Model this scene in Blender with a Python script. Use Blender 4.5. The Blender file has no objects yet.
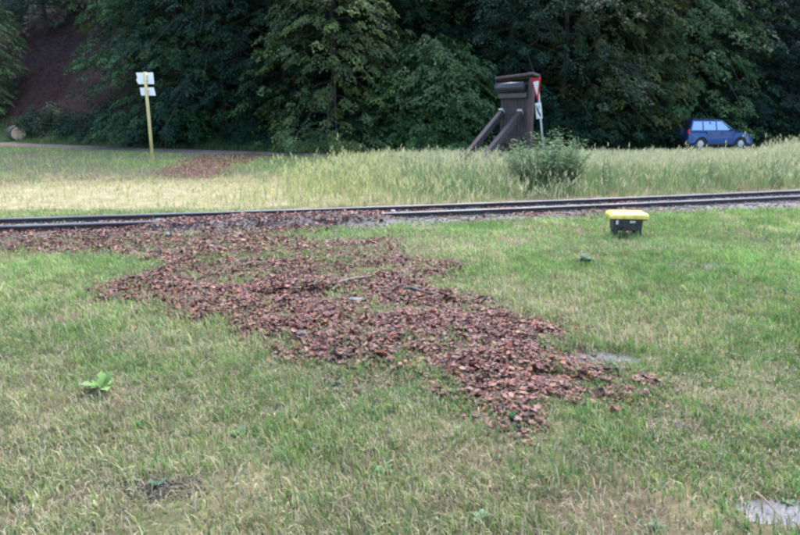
import bpy, bmesh, math, random
import numpy as np
from mathutils import Vector, Matrix

# ------------------------------------------------------------------ camera, sky, sun, exposure
SC = bpy.context.scene
COL = SC.collection
CAM_H, FPX, PITCH = 1.62, 620.0, math.radians(13.3)
cam_d = bpy.data.cameras.new('camera')
cam = bpy.data.objects.new('camera', cam_d)
COL.objects.link(cam)
cam.location = (0, 0, CAM_H)
cam.rotation_euler = (math.pi / 2 - PITCH, 0, 0)
cam_d.sensor_width = 36.0
cam_d.lens = FPX / 800.0 * 36.0
cam_d.clip_start = 0.05
cam_d.clip_end = 2000
SC.camera = cam

SUN_EL, SUN_AZ = math.radians(58), math.radians(20)      # azimuth measured from +Y towards +X
world = bpy.data.worlds.new('World')
SC.world = world
world.use_nodes = True
wn = world.node_tree.nodes
wl = world.node_tree.links
wn.clear()
wo = wn.new('ShaderNodeOutputWorld')
wb = wn.new('ShaderNodeBackground')
ws = wn.new('ShaderNodeTexSky')
ws.sky_type = 'NISHITA'
ws.sun_disc = False
ws.sun_elevation = SUN_EL
ws.sun_rotation = SUN_AZ
ws.dust_density = 2.0
ws.air_density = 1.0
ws.ozone_density = 1.5
wb.inputs[1].default_value = 0.15
wl.new(ws.outputs[0], wb.inputs[0])
wl.new(wb.outputs[0], wo.inputs[0])

sun_d = bpy.data.lights.new('sun', 'SUN')
sun_d.energy = 1.2
sun_d.angle = math.radians(35)
sun_d.color = (1.0, 0.98, 0.95)
sun = bpy.data.objects.new('sun', sun_d)
COL.objects.link(sun)
sdir = Vector((math.sin(SUN_AZ) * math.cos(SUN_EL), math.cos(SUN_AZ) * math.cos(SUN_EL), math.sin(SUN_EL)))
sun.rotation_euler = (-sdir).to_track_quat('-Z', 'Y').to_euler()
sun.location = (0, 0, 30)

vs = SC.view_settings
vs.view_transform = 'Standard'
vs.look = 'None'
vs.exposure = 2.18
vs.gamma = 1.0
vs.use_curve_mapping = False
SC.cycles.use_denoising = True
SC.cycles.max_bounces = 6
SC.cycles.diffuse_bounces = 3
SC.cycles.transparent_max_bounces = 4
SC.cycles.filter_width = 2.5            # the phone lens draws softly

# ------------------------------------------------------------------ helpers
def at(px, py, z=0.0):
    """photograph pixel (800 x 535) -> point of the place at height z"""
    u, v = (px - 400.0) / FPX, (267.5 - py) / FPX
    d = Vector((u, math.cos(PITCH) + v * math.sin(PITCH), -math.sin(PITCH) + v * math.cos(PITCH)))
    t = (z - CAM_H) / d.z
    return Vector((d.x * t, d.y * t, z))

def at_y(px, py, y):
    """photograph pixel -> point at ground distance y"""
    u, v = (px - 400.0) / FPX, (267.5 - py) / FPX
    d = Vector((u, math.cos(PITCH) + v * math.sin(PITCH), -math.sin(PITCH) + v * math.cos(PITCH)))
    t = y / d.y
    return Vector((d.x * t, y, CAM_H + d.z * t))

def hash2(i, j, s):
    h = (i.astype(np.int64) * 374761393 + j.astype(np.int64) * 668265263 + s * 974711) & 0xffffffff
    h = ((h ^ (h >> 13)) * 1274126177) & 0xffffffff
    h = (h ^ (h >> 16)) & 0xffffff
    return h / float(0xffffff)

def vnoise(x, y, s=0):
    x = np.asarray(x, float); y = np.asarray(y, float)
    i, j = np.floor(x), np.floor(y)
    fx, fy = x - i, y - j
    fx = fx * fx * (3 - 2 * fx); fy = fy * fy * (3 - 2 * fy)
    a, b = hash2(i, j, s), hash2(i + 1, j, s)
    c, d = hash2(i, j + 1, s), hash2(i + 1, j + 1, s)
    return (a * (1 - fx) + b * fx) * (1 - fy) + (c * (1 - fx) + d * fx) * fy

def fbm(x, y, s=0, n=3):
    r, a, t = 0, 1.0, 0
    for k in range(n):
        r = r + a * vnoise(x * 2 ** k + 13.7 * k, y * 2 ** k - 7.1 * k, s + k); t += a; a *= 0.55
    return r / t

def sstep(a, b, x):
    t = np.clip((x - a) / (b - a), 0, 1)
    return t * t * (3 - 2 * t)

def poly_sd(x, y, P):
    """signed distance to polygon (positive inside)"""
    P = np.asarray(P, float)
    d = np.full(x.shape, 1e9); ins = np.zeros(x.shape, bool)
    for k in range(len(P)):
        ax, ay = P[k]; bx, by = P[(k + 1) % len(P)]
        ex, ey = bx - ax, by - ay
        t = np.clip(((x - ax) * ex + (y - ay) * ey) / (ex * ex + ey * ey + 1e-12), 0, 1)
        d = np.minimum(d, (x - ax - t * ex) ** 2 + (y - ay - t * ey) ** 2)
        c = ((ay > y) != (by > y)) & (x < ex * (y - ay) / (ey + 1e-12) + ax)
        ins ^= c
    d = np.sqrt(d)
    return np.where(ins, d, -d)

def link(o, parent=None):
    COL.objects.link(o)
    if parent is not None:
        o.parent = parent
    return o

def tag(o, label=None, cat=None, group=None, kind=None):
    if label: o['label'] = label
    if cat: o['category'] = cat
    if group: o['group'] = group
    if kind: o['kind'] = kind
    return o

def empty(name, loc=(0, 0, 0), rz=0.0, label=None, cat=None, group=None):
    o = bpy.data.objects.new(name, None)
    o.empty_display_size = 0.1
    o.location = loc
    o.rotation_euler = (0, 0, rz)
    link(o)
    return tag(o, label, cat, group)

def copy_tree(o, parent=None):
    c = o.copy()
    COL.objects.link(c)
    c.parent = parent
    for ch in list(o.children):
        copy_tree(ch, c)
    return c

def mesh_obj(name, verts, faces, material, parent=None, cols=None, smooth=False):
    """verts (n,3), faces = array (m,k) or list of such arrays, cols (n,3) point colours"""
    verts = np.asarray(verts, np.float32)
    if isinstance(faces, np.ndarray): faces = [faces]
    loops = np.concatenate([f.ravel() for f in faces]).astype(np.int32)
    sizes = np.concatenate([np.full(len(f), f.shape[1], np.int32) for f in faces])
    starts = np.concatenate([[0], np.cumsum(sizes)[:-1]]).astype(np.int32)
    me = bpy.data.meshes.new(name)
    me.vertices.add(len(verts)); me.vertices.foreach_set('co', verts.ravel())
    me.loops.add(len(loops)); me.loops.foreach_set('vertex_index', loops)
    me.polygons.add(len(sizes)); me.polygons.foreach_set('loop_start', starts)
    if smooth: me.polygons.foreach_set('use_smooth', np.ones(len(sizes), bool))
    if cols is not None:
        a = me.color_attributes.new('col', 'FLOAT_COLOR', 'POINT')
        c = np.ones((len(verts), 4), np.float32); c[:, :3] = cols
        a.data.foreach_set('color', c.ravel())
    me.update(calc_edges=True)
    me.validate()
    o = bpy.data.objects.new(name, me)
    if material: me.materials.append(material)
    return link(o, parent)

def bm_obj(name, bm, material, parent=None, smooth=False):
    bmesh.ops.recalc_face_normals(bm, faces=bm.faces[:])
    me = bpy.data.meshes.new(name)
    bm.to_mesh(me); bm.free()
    if smooth:
        for p in me.polygons: p.use_smooth = True
    if material: me.materials.append(material)
    o = bpy.data.objects.new(name, me)
    return link(o, parent)

def add_box(bm, c, s, rot=None, bevel=0.0, seg=1):
    r = bmesh.ops.create_cube(bm, size=1.0)
    vv = r['verts']
    M = Matrix.Translation(c) @ (rot.to_4x4() if rot else Matrix.Identity(4)) @ Matrix.Diagonal((s[0], s[1], s[2], 1))
    bmesh.ops.transform(bm, matrix=M, verts=vv)
    if bevel > 0:
        ee = list({e for v in vv for e in v.link_edges})
        bmesh.ops.bevel(bm, geom=ee, offset=bevel, segments=seg, affect='EDGES', profile=0.5)
    return bm

def box_obj(name, c, s, m, parent=None, rot=None, bevel=0.0, seg=1):
    return bm_obj(name, add_box(bmesh.new(), c, s, rot, bevel, seg), m, parent)

def tube_data(path, radii, n=8, cap=True):
    path = [Vector(p) for p in path]
    vv, ff = [], []
    up = Vector((0.13, 0.07, 1)).normalized()
    for k, p in enumerate(path):
        d = (path[min(k + 1, len(path) - 1)] - path[max(k - 1, 0)]).normalized()
        s = d.cross(up if abs(d.dot(up)) < 0.95 else Vector((1, 0, 0))).normalized()
        t = s.cross(d)
        for q in range(n):
            a = 2 * math.pi * q / n
            vv.append(p + (s * math.cos(a) + t * math.sin(a)) * radii[k])
    for k in range(len(path) - 1):
        for q in range(n):
            ff.append((k * n + q, k * n + (q + 1) % n, (k + 1) * n + (q + 1) % n, (k + 1) * n + q))
    if cap:
        ff.append(tuple(range(n))[::-1]); ff.append(tuple((len(path) - 1) * n + q for q in range(n)))
    return vv, ff

def add_tube(bm, path, radii, n=8):
    vv, ff = tube_data(path, radii, n)
    b = [bm.verts.new(v) for v in vv]
    for f in ff: bm.faces.new([b[i] for i in f])
    return bm

def prism(bm, pts2, y0, y1, M=None):
    """polygon in the local xz plane extruded along y"""
    a = [bm.verts.new((p[0], y0, p[1])) for p in pts2]
    b = [bm.verts.new((p[0], y1, p[1])) for p in pts2]
    bm.faces.new(a); bm.faces.new(b[::-1])
    n = len(pts2)
    for i in range(n): bm.faces.new((a[i], b[i], b[(i + 1) % n], a[(i + 1) % n]))
    if M is not None: bmesh.ops.transform(bm, matrix=M, verts=a + b)
    return bm

# ------------------------------------------------------------------ materials
def new_mat(name):
    m = bpy.data.materials.new(name); m.use_nodes = True
    nt = m.node_tree
    return m, nt, nt.nodes['Principled BSDF'], nt.nodes['Material Output']

def mat(name, color, rough=0.6, metal=0.0, var=0.25, scale=12.0, bump=0.0, coat=0.0, spec=0.5, stretch=None):
    m, nt, b, out = new_mat(name)
    tc = nt.nodes.new('ShaderNodeTexCoord')
    mp = nt.nodes.new('ShaderNodeMapping')
    if stretch: mp.inputs['Scale'].default_value = stretch
    nz = nt.nodes.new('ShaderNodeTexNoise'); nz.inputs['Scale'].default_value = scale; nz.inputs['Detail'].default_value = 6
    nt.links.new(tc.outputs['Object'], mp.inputs[0]); nt.links.new(mp.outputs[0], nz.inputs['Vector'])
    rp = nt.nodes.new('ShaderNodeValToRGB')
    rp.color_ramp.elements[0].position = 0.3; rp.color_ramp.elements[1].position = 0.7
    lo = [c * (1 - var) for c in color]; hi = [min(1, c * (1 + var)) for c in color]
    rp.color_ramp.elements[0].color = (*lo, 1); rp.color_ramp.elements[1].color = (*hi, 1)
    nt.links.new(nz.outputs[0], rp.inputs[0]); nt.links.new(rp.outputs[0], b.inputs['Base Color'])
    b.inputs['Roughness'].default_value = rough; b.inputs['Metallic'].default_value = metal
    b.inputs['Coat Weight'].default_value = coat; b.inputs['Coat Roughness'].default_value = 0.06
    b.inputs['Specular IOR Level'].default_value = spec
    if bump:
        bp = nt.nodes.new('ShaderNodeBump'); bp.inputs['Strength'].default_value = bump; bp.inputs['Distance'].default_value = 0.02
        nt.links.new(nz.outputs[0], bp.inputs['Height']); nt.links.new(bp.outputs[0], b.inputs['Normal'])
    return m

def leaf_mat(name, rough=0.55, trans=0.3, spec=0.4, hue=0.0):
    """thin leaf: colour from its mesh (point attribute col)"""
    m, nt, b, out = new_mat(name)
    ca = nt.nodes.new('ShaderNodeAttribute'); ca.attribute_name = 'col'
    src = ca.outputs['Color']
    if hue:
        oi = nt.nodes.new('ShaderNodeObjectInfo')
        hs = nt.nodes.new('ShaderNodeHueSaturation')
        mr = nt.nodes.new('ShaderNodeMapRange'); mr.inputs[3].default_value = 0.5 - hue; mr.inputs[4].default_value = 0.5 + hue
        nt.links.new(oi.outputs['Random'], mr.inputs[0]); nt.links.new(mr.outputs[0], hs.inputs['Hue'])
        ml = nt.nodes.new('ShaderNodeMath'); ml.operation = 'MULTIPLY'; ml.inputs[1].default_value = 7.31
        fr = nt.nodes.new('ShaderNodeMath'); fr.operation = 'FRACT'
        m2 = nt.nodes.new('ShaderNodeMapRange'); m2.inputs[3].default_value = 0.75; m2.inputs[4].default_value = 1.25
        nt.links.new(oi.outputs['Random'], ml.inputs[0]); nt.links.new(ml.outputs[0], fr.inputs[0])
        nt.links.new(fr.outputs[0], m2.inputs[0]); nt.links.new(m2.outputs[0], hs.inputs['Value'])
        nt.links.new(src, hs.inputs['Color']); src = hs.outputs[0]
    nt.links.new(src, b.inputs['Base Color'])
    b.inputs['Roughness'].default_value = rough; b.inputs['Specular IOR Level'].default_value = spec
    if trans:
        tr = nt.nodes.new('ShaderNodeBsdfTranslucent'); mx = nt.nodes.new('ShaderNodeMixShader'); mx.inputs[0].default_value = trans
        nt.links.new(src, tr.inputs[0])
        nt.links.new(b.outputs[0], mx.inputs[1]); nt.links.new(tr.outputs[0], mx.inputs[2]); nt.links.new(mx.outputs[0], out.inputs[0])
    return m

def ground_mat():
    m, nt, b, out = new_mat('earth')
    ca = nt.nodes.new('ShaderNodeAttribute'); ca.attribute_name = 'col'
    geo = nt.nodes.new('ShaderNodeNewGeometry')
    n1 = nt.nodes.new('ShaderNodeTexNoise'); n1.inputs['Scale'].default_value = 28; n1.inputs['Detail'].default_value = 8; n1.inputs['Roughness'].default_value = 0.7
    n2 = nt.nodes.new('ShaderNodeTexNoise'); n2.inputs['Scale'].default_value = 3.0; n2.inputs['Detail'].default_value = 5
    for n in (n1, n2): nt.links.new(geo.outputs['Position'], n.inputs['Vector'])
    ad = nt.nodes.new('ShaderNodeMath'); ad.operation = 'ADD'
    nt.links.new(n1.outputs[0], ad.inputs[0]); nt.links.new(n2.outputs[0], ad.inputs[1])
    mr = nt.nodes.new('ShaderNodeMapRange'); mr.inputs[1].default_value = 0.6; mr.inputs[2].default_value = 1.4
    mr.inputs[3].default_value = 0.45; mr.inputs[4].default_value = 1.6
    nt.links.new(ad.outputs[0], mr.inputs[0])
    mu = nt.nodes.new('ShaderNodeVectorMath'); mu.operation = 'SCALE'
    nt.links.new(ca.outputs['Color'], mu.inputs[0]); nt.links.new(mr.outputs[0], mu.inputs['Scale'])
    nt.links.new(mu.outputs[0], b.inputs['Base Color'])
    b.inputs['Roughness'].default_value = 0.9; b.inputs['Specular IOR Level'].default_value = 0.1
    bp = nt.nodes.new('ShaderNodeBump'); bp.inputs['Strength'].default_value = 0.7; bp.inputs['Distance'].default_value = 0.03
    nt.links.new(n1.outputs[0], bp.inputs['Height']); nt.links.new(bp.outputs[0], b.inputs['Normal'])
    return m

M_EARTH = ground_mat()
M_GRASS = leaf_mat('grass blade', 0.7, 0.33, 0.15)
M_LITTER = leaf_mat('wet fallen leaf', 0.5, 0.1, 0.22)
M_SLOPE = leaf_mat('dry slope leaf', 0.9, 0.0, 0.05)
M_FOLIAGE = leaf_mat('tree leaf', 0.55, 0.3, 0.16, hue=0.03)
M_WEED = leaf_mat('weed leaf', 0.55, 0.3, 0.2)
M_STONE_A = leaf_mat('ballast stone', 0.8, 0.0, 0.3)
M_BARK = mat('bark', (0.04, 0.033, 0.03), 0.9, var=0.5, scale=9, bump=0.8, stretch=(1, 1, 0.25))
M_RAIL = mat('rail steel', (0.17, 0.165, 0.175), 0.42, 0.55, var=0.35, scale=5, bump=0.1, stretch=(0.3, 0.3, 1))
M_WEB = mat('rusted rail web', (0.045, 0.034, 0.03), 0.8, 0.1, var=0.5, scale=22, bump=0.3)
M_SLEEPER = mat('old sleeper wood', (0.075, 0.055, 0.047), 0.85, var=0.45, scale=8, bump=0.6, stretch=(1, 6, 6))
M_WOODG = mat('weathered dark plank', (0.048, 0.039, 0.041), 0.85, var=0.5, scale=7, bump=0.5, stretch=(6, 6, 0.6))
M_WOODR = mat('brown post wood', (0.085, 0.052, 0.048), 0.85, var=0.35, scale=7, bump=0.5, stretch=(6, 6, 0.6))
M_WOODCUT = mat('pale cut wood', (0.5, 0.48, 0.46), 0.8, var=0.2, scale=20, bump=0.3)
M_ROOF = mat('tarred roof board', (0.06, 0.035, 0.037), 0.7, var=0.4, scale=10, bump=0.4)
M_TAR = mat('black rubber roll', (0.022, 0.022, 0.027), 0.32, var=0.4, scale=9, bump=0.15)
M_STEELG = mat('galvanised grey', (0.33, 0.36, 0.39), 0.5, 0.3, var=0.15, scale=14)
M_WHITE = mat('white enamel', (0.78, 0.79, 0.8), 0.4, var=0.06, scale=6)
M_RED = mat('sign red', (0.55, 0.02, 0.025), 0.4, var=0.1, scale=6)
M_BLACKP = mat('sign black', (0.012, 0.012, 0.013), 0.5, var=0.1)
M_YPOST = mat('pale yellow post paint', (0.62, 0.52, 0.24), 0.55, var=0.2, scale=5, stretch=(1, 1, 0.4))
M_YLID = mat('yellow painted lid', (0.72, 0.56, 0.11), 0.45, var=0.3, scale=11, coat=0.3)
M_CASE = mat('black painted case', (0.018, 0.019, 0.022), 0.45, var=0.5, scale=9, bump=0.1)
M_PLATE = mat('worn grey plate', (0.5, 0.53, 0.58), 0.4, 0.3, var=0.3, scale=30)
M_BLUE = mat('blue car paint', (0.002, 0.052, 0.20), 0.3, 0.1, var=0.06, scale=3, coat=0.35)
M_DPLAST = mat('dark trim plastic', (0.02, 0.02, 0.023), 0.55, var=0.2)
M_GLASS = mat('reflecting window glass', (0.33, 0.42, 0.5), 0.06, 0.8, var=0.05, scale=2)
M_TYRE = mat('tyre rubber', (0.022, 0.022, 0.022), 0.8, var=0.3, scale=20)
M_ALLOY = mat('alloy wheel', (0.6, 0.62, 0.65), 0.3, 0.7, var=0.1)
M_TAIL = mat('red tail lamp', (0.5, 0.02, 0.015), 0.2, var=0.1, coat=0.6)
M_LAMP = mat('clear headlamp', (0.75, 0.78, 0.82), 0.12, 0.3, var=0.1, coat=0.6)
M_STONE = mat('grey stone', (0.15, 0.145, 0.155), 0.75, var=0.35, scale=18, bump=0.5)
M_PSTONE = mat('pale stone', (0.34, 0.31, 0.29), 0.75, var=0.25, scale=18, bump=0.4)
M_STICK = mat('dark wet stick', (0.05, 0.038, 0.036), 0.6, var=0.4, scale=25, bump=0.5)
M_PSTICK = mat('barked pale stick', (0.20, 0.135, 0.095), 0.7, var=0.4, scale=15, bump=0.4)

def road_mat():
    m = mat('gravel road', (0.15, 0.122, 0.095), 1.0, var=0.35, scale=2.5, bump=0.4, spec=0.05)
    return m
def mud_mat():
    m, nt, b, out = new_mat('wet silt')
    geo = nt.nodes.new('ShaderNodeNewGeometry')
    n1 = nt.nodes.new('ShaderNodeTexNoise'); n1.inputs['Scale'].default_value = 14; n1.inputs['Detail'].default_value = 6
    nt.links.new(geo.outputs['Position'], n1.inputs['Vector'])
    rp = nt.nodes.new('ShaderNodeValToRGB')
    rp.color_ramp.elements[0].position = 0.3; rp.color_ramp.elements[1].position = 0.7
    rp.color_ramp.elements[0].color = (0.06, 0.053, 0.055, 1); rp.color_ramp.elements[1].color = (0.115, 0.103, 0.11, 1)
    nt.links.new(n1.outputs[0], rp.inputs[0]); nt.links.new(rp.outputs[0], b.inputs['Base Color'])
    b.inputs['Roughness'].default_value = 0.28
    bp = nt.nodes.new('ShaderNodeBump'); bp.inputs['Strength'].default_value = 0.25; bp.inputs['Distance'].default_value = 0.02
    nt.links.new(n1.outputs[0], bp.inputs['Height']); nt.links.new(bp.outputs[0], b.inputs['Normal'])
    return m
M_ROAD, M_MUD = road_mat(), mud_mat()

# ------------------------------------------------------------------ the lie of the land
RAIL_Z = 0.125
far_px = [(0, 218), (100, 215.6), (200, 212.3), (320, 208.3), (380, 206), (500, 202.3), (624, 197.6), (700, 194), (800, 190)]
fr = np.array([at(x, y, RAIL_Z)[:2] for x, y in far_px])
tk = np.polyfit(fr[:, 0], fr[:, 1], 2)
GAUGE = 0.80
def track_y(x):                     # y of the far rail
    x = np.asarray(x, float)
    xc = np.clip(x, -12, 14)
    s = 2 * tk[0] * xc + tk[1]
    return np.polyval(tk, xc) + (x - xc) * s
def track_d(x, y):                  # signed distance from the track's centre line, + beyond it
    s = 2 * tk[0] * np.clip(x, -12, 14) + tk[1]
    return (y - track_y(x)) / np.sqrt(1 + s * s) + GAUGE / 2

_rx = np.array([-140, -60, -30, -14.5, -6, 2, 10, 18.8, 35, 70, 160.])
_ry = np.array([110, 69, 46, 36.3, 31.2, 30.6, 33, 36.6, 40.5, 47, 70.])
_gx = np.linspace(-140, 160, 1201)
_gy = np.interp(_gx, _rx, _ry)
_k = np.ones(17) / 17.0
_gy = np.convolve(np.pad(_gy, 8, mode='edge'), _k, mode='valid')
def road_y(x): return np.interp(x, _gx, _gy)
ROAD_HW = 1.55
def forest_y(x): return road_y(x) + 4.6

W = lambda pts: [tuple(at(*p)[:2]) for p in pts]
drift_poly = W([(-60, 236), (0, 233), (100, 227), (180, 219), (300, 213), (400, 211), (450, 211), (440, 216), (340, 226), (262, 237), (330, 240), (385, 241),
                (425, 258), (458, 268), (440, 288), (474, 300), (512, 311), (560, 320), (592, 331), (556, 346), (602, 362), (645, 376),
                (676, 392), (650, 403), (600, 403), (558, 396), (530, 404), (515, 422), (492, 416), (470, 400), (425, 380), (392, 374),
                (342, 388), (300, 362), (250, 337), (195, 325), (150, 306), (92, 302), (108, 282), (150, 268), (118, 256), (60, 250), (-60, 253)])
arms = [W([(440, 312), (520, 313), (588, 328), (562, 344), (500, 345), (440, 335)]), W([(470, 372), (545, 384), (610, 372), (676, 388), (640, 402), (565, 401), (500, 396)]), W([(300, 300), (420, 318), (470, 345), (400, 372), (330, 372), (250, 330)])]
back_poly = W([(150, 176), (172, 166), (196, 156), (275, 153.5), (262, 160), (235, 166), (222, 179), (190, 180)])
holes = [(at(320, 300), 0.55, 0.28), (at(385, 312), 0.5, 0.2), (at(440, 350), 0.22, 0.12), (at(400, 385), 0.22, 0.08), (at(225, 285), 0.5, 0.22),
         (at(250, 262), 0.6, 0.2), (at(560, 372), 0.35, 0.14), (at(300, 385), 0.3, 0.15), (at(415, 255), 0.6, 0.3), (at(180, 235), .7, .25), (at(350, 250), .5, .2), (at(205, 240), 0.8, 0.25)]
def drift(x, y):
    """how thick fallen leaves lie, 0..1"""
    x = np.asarray(x, float); y = np.asarray(y, float)
    w = 0.32 * (fbm(x * 1.6, y * 1.6, 5) - 0.5) * 2
    d = sstep(-0.20, 0.20, poly_sd(x, y, drift_poly) + w)
    patch = sstep(0.30, 0.52, fbm(x * 1.7 + 3, y * 2.3, 21, 3)); fine = sstep(.36, .56, fbm(x * 5, y * 5, 23, 2))
    thin = sstep(4.1, 3.3, y)
    d = d * (0.6 + 0.4 * patch) * (1 - (.28 + .6 * thin) * (1 - fine)) * (1 - .35 * thin)
    for c, a, b in holes:
        d = d * (1 - 0.5 * np.exp(-(((x - c.x) / a) ** 2 + ((y - c.y) / b) ** 2) * 1.4))
    for ap in arms:
        d = np.maximum(d, .85 * sstep(-.12, .14, poly_sd(x, y, ap) + .7 * w) * (.25 + .75 * fine))
    d2 = sstep(-0.5, 0.6, poly_sd(x, y, back_poly) + 2.0 * w)
    td = track_d(x, y)
    tr = 0.55 * sstep(1.15, 0.75, np.abs(td + 0.1)) * sstep(0.35, 0.6, fbm(x * 0.9, y * 0.9, 33)) * sstep(-16, -7, x)
    return np.maximum(np.maximum(d, d2), tr)

puddles = [(at(594, 357), 0.30, 0.13), (at(786, 508), 0.20, 0.085), (at(203, 240.5), 0.38, 0.15), (at(556, 400 - 20), 0.14, 0.07), (at(717, 266), 0.22, 0.16), (at(305, 298), 0.30, 0.16)]
def pud(x, y, grow=1.0):
    r = np.zeros_like(x)
    for c, a, b in puddles:
        q = np.sqrt(((x - c.x) / (a * grow)) ** 2 + ((y - c.y) / (b * grow)) ** 2) + 0.5 * (fbm(x * 7, y * 7, 77) - 0.5)
        r = np.maximum(r, sstep(1.1, 0.85, q))
    return r

BX0, BX1 = at(168, 221).x, at(390, 212).x
def bury(x, y):
    """silt and leaves heaped over the near rail"""
    t = track_d(x, y) + 0.46 + 0.25 * (fbm(x * 1.5, y * 1.5, 44) - .5)
    return sstep(BX0 - .35, BX0 + .5, x) * sstep(BX1 + .4, BX1 - .5, x) * sstep(0.5, 0.15, np.abs(t)) * (0.75 + 0.5 * fbm(x * 2, y * 2, 45))

def gz(x, y):
    x = np.asarray(x, float); y = np.asarray(y, float)
    z = (fbm(x * 0.8, y * 0.8, 1) - 0.5) * 0.07 + (fbm(x * 4, y * 4, 9, 2) - 0.5) * 0.025
    z = z * sstep(24, 18, y)
    td = np.abs(track_d(x, y))
    z = z * sstep(0.5, 1.6, td) + 0.028 * sstep(1.5, 0.5, td)
    z = z + 0.03 * drift(x, y) * sstep(0.6, 1.4, td)
    z = z + 0.105 * bury(x, y)
    z = z - 0.03 * pud(x, y, 1.3)
    b = y - road_y(x) - ROAD_HW
    z = z + 0.75 * sstep(0.1, 3.2, b)
    return z

def soil_col(x, y):
    n = fbm(x * 1.3, y * 1.3, 40)
    base = np.array([0.115, 0.088, 0.058]); thatch = np.array([0.20, 0.165, 0.095]); green = np.array([0.085, 0.105, 0.045])
    c = base + (thatch - base) * sstep(0.35, 0.65, n)[..., None]
    g = sstep(0.45, 0.7, fbm(x * 0.9, y * 0.9, 55))[..., None]
    c = c + (green - c) * g * 0.7
    lf = np.array([0.12, 0.062, 0.052])
    c = c + (lf - c) * np.clip(drift(x, y) * 1.2, 0, 1)[..., None]
    td = track_d(x, y)
    grav = np.array([0.17, 0.15, 0.145])
    c = c + (grav - c) * (sstep(1.35, 0.85, np.abs(td)) * 0.85)[..., None]
    hay = np.array([0.29, 0.25, 0.15])
    c = c + (hay - c) * (sstep(1.2, 2.2, td) * sstep(8.5, 6, td) * sstep(3, -1, x) * .85)[..., None]
    vg = np.array([0.06, 0.085, 0.035])
    c = c + (vg - c) * (sstep(18, 23, y) * (1 - np.clip(drift(x, y), 0, 1)) * sstep(4, 9, td))[..., None]
    return c

def axis(parts):
    return np.unique(np.round(np.concatenate([np.arange(a, b, s) for a, b, s in parts]), 4))
gx = axis([(-320, -60, 20), (-60, -14, 1.0), (-14, 14, 0.11), (14, 70, 1.0), (70, 340, 20)])
gy = axis([(-60, 0, 5), (0, 1.5, 0.3), (1.5, 13, 0.09), (13, 46, 0.5), (46, 80, 2), (80, 320, 20)])
GX, GY = np.meshgrid(gx, gy)
X, Y = GX.ravel(), GY.ravel()
Z = gz(X, Y)
nx, ny = len(gx), len(gy)
idx = np.arange(nx * ny).reshape(ny, nx)
F = np.stack([idx[:-1, :-1], idx[:-1, 1:], idx[1:, 1:], idx[1:, :-1]], -1).reshape(-1, 4)
ground = mesh_obj('ground', np.stack([X, Y, Z], 1), F, M_EARTH, cols=soil_col(X, Y), smooth=True)
tag(ground, 'grassy earth ground stretching from the lawn to the forest bank', 'ground', kind='structure')

# road
rx = np.concatenate([np.arange(-120, -40, 4), np.arange(-40, 45, 0.8), np.arange(45, 140, 4)])
ry = road_y(rx)
tx = np.gradient(rx); ty = np.gradient(ry); L = np.hypot(tx, ty); nxr, nyr = -ty / L, tx / L
vv = []
offs = [-ROAD_HW - .1, -ROAD_HW * 0.6, -0.2, 0.2, ROAD_HW * 0.6, ROAD_HW + .1]
hts = [0.004, 0.05, 0.08, 0.08, 0.05, 0.004]
for o_, h_ in zip(offs, hts):
    jit = (vnoise(rx * 1.3, rx * 0 + o_, 3) - 0.5) * 0.5 if abs(o_) > ROAD_HW else 0
    vv.append(np.stack([rx + nxr * (o_ + jit), ry + nyr * (o_ + jit), np.full_like(rx, h_)], 1))
vv = np.concatenate(vv); n = len(rx)
FF = []
for k in range(len(offs) - 1):
    a = np.arange(n - 1) + k * n
    FF.append(np.stack([a, a + 1, a + 1 + n, a + n], 1))
tag(mesh_obj('dirt_road', vv, np.concatenate(FF), M_ROAD, smooth=True), 'pale gravel road below the wooded bank', 'road', kind='structure')

# hillside behind the forest edge
hx = np.concatenate([np.arange(-150, -60, 6), np.arange(-60, 70, 1.5), np.arange(70, 170, 6)])
hd = np.concatenate([np.arange(-1.5, 20, 1.0), np.arange(20, 70, 4), [90, 140]])
HX, HD = np.meshgrid(hx, hd)
def hill_z(x, d):
    dd = np.clip(d, 0, 62)
    return 0.55 + 0.74 * dd - 0.0035 * dd ** 2 + np.where(d < 0, d * 0.3, 0) + (fbm(x * 0.25, d * 0.25, 60) - 0.5) * np.clip(d, 0, 6) * 0.35
HZ = hill_z(HX, HD)
HY = forest_y(HX) + HD
nx, ny = len(hx), len(hd)
idx = np.arange(nx * ny).reshape(ny, nx)
F = np.stack([idx[:-1, :-1], idx[:-1, 1:], idx[1:, 1:], idx[1:, :-1]], -1).reshape(-1, 4)
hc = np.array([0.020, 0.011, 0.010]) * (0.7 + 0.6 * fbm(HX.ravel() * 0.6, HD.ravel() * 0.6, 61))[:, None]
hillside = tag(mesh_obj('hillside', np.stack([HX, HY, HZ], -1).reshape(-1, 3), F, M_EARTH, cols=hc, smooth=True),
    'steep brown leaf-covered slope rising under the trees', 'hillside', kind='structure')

# puddles
for k, (c, a, b) in enumerate(puddles):
    n = 48
    ang = np.linspace(0, 2 * math.pi, n, endpoint=False)
    rr = 1.1 + 0.5 * (fbm(2 + .8 * np.cos(ang), 5 + .8 * np.sin(ang) + 9 * k, 8) - 0.5)
    zz = float(np.mean(gz(np.array([c.x]), np.array([c.y])))) + 0.014
    v = np.concatenate([[[c.x, c.y, zz]], np.stack([c.x + a * rr * np.cos(ang), c.y + b * rr * np.sin(ang), np.full(n, zz)], 1)])
    f = np.array([[0, 1 + i, 1 + (i + 1) % n] for i in range(n)])
    tag(mesh_obj('mud_puddle', v, f, M_MUD), 'flat pale grey wet silt puddle in the grass', 'puddle', 'silt puddles', 'structure')

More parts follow.
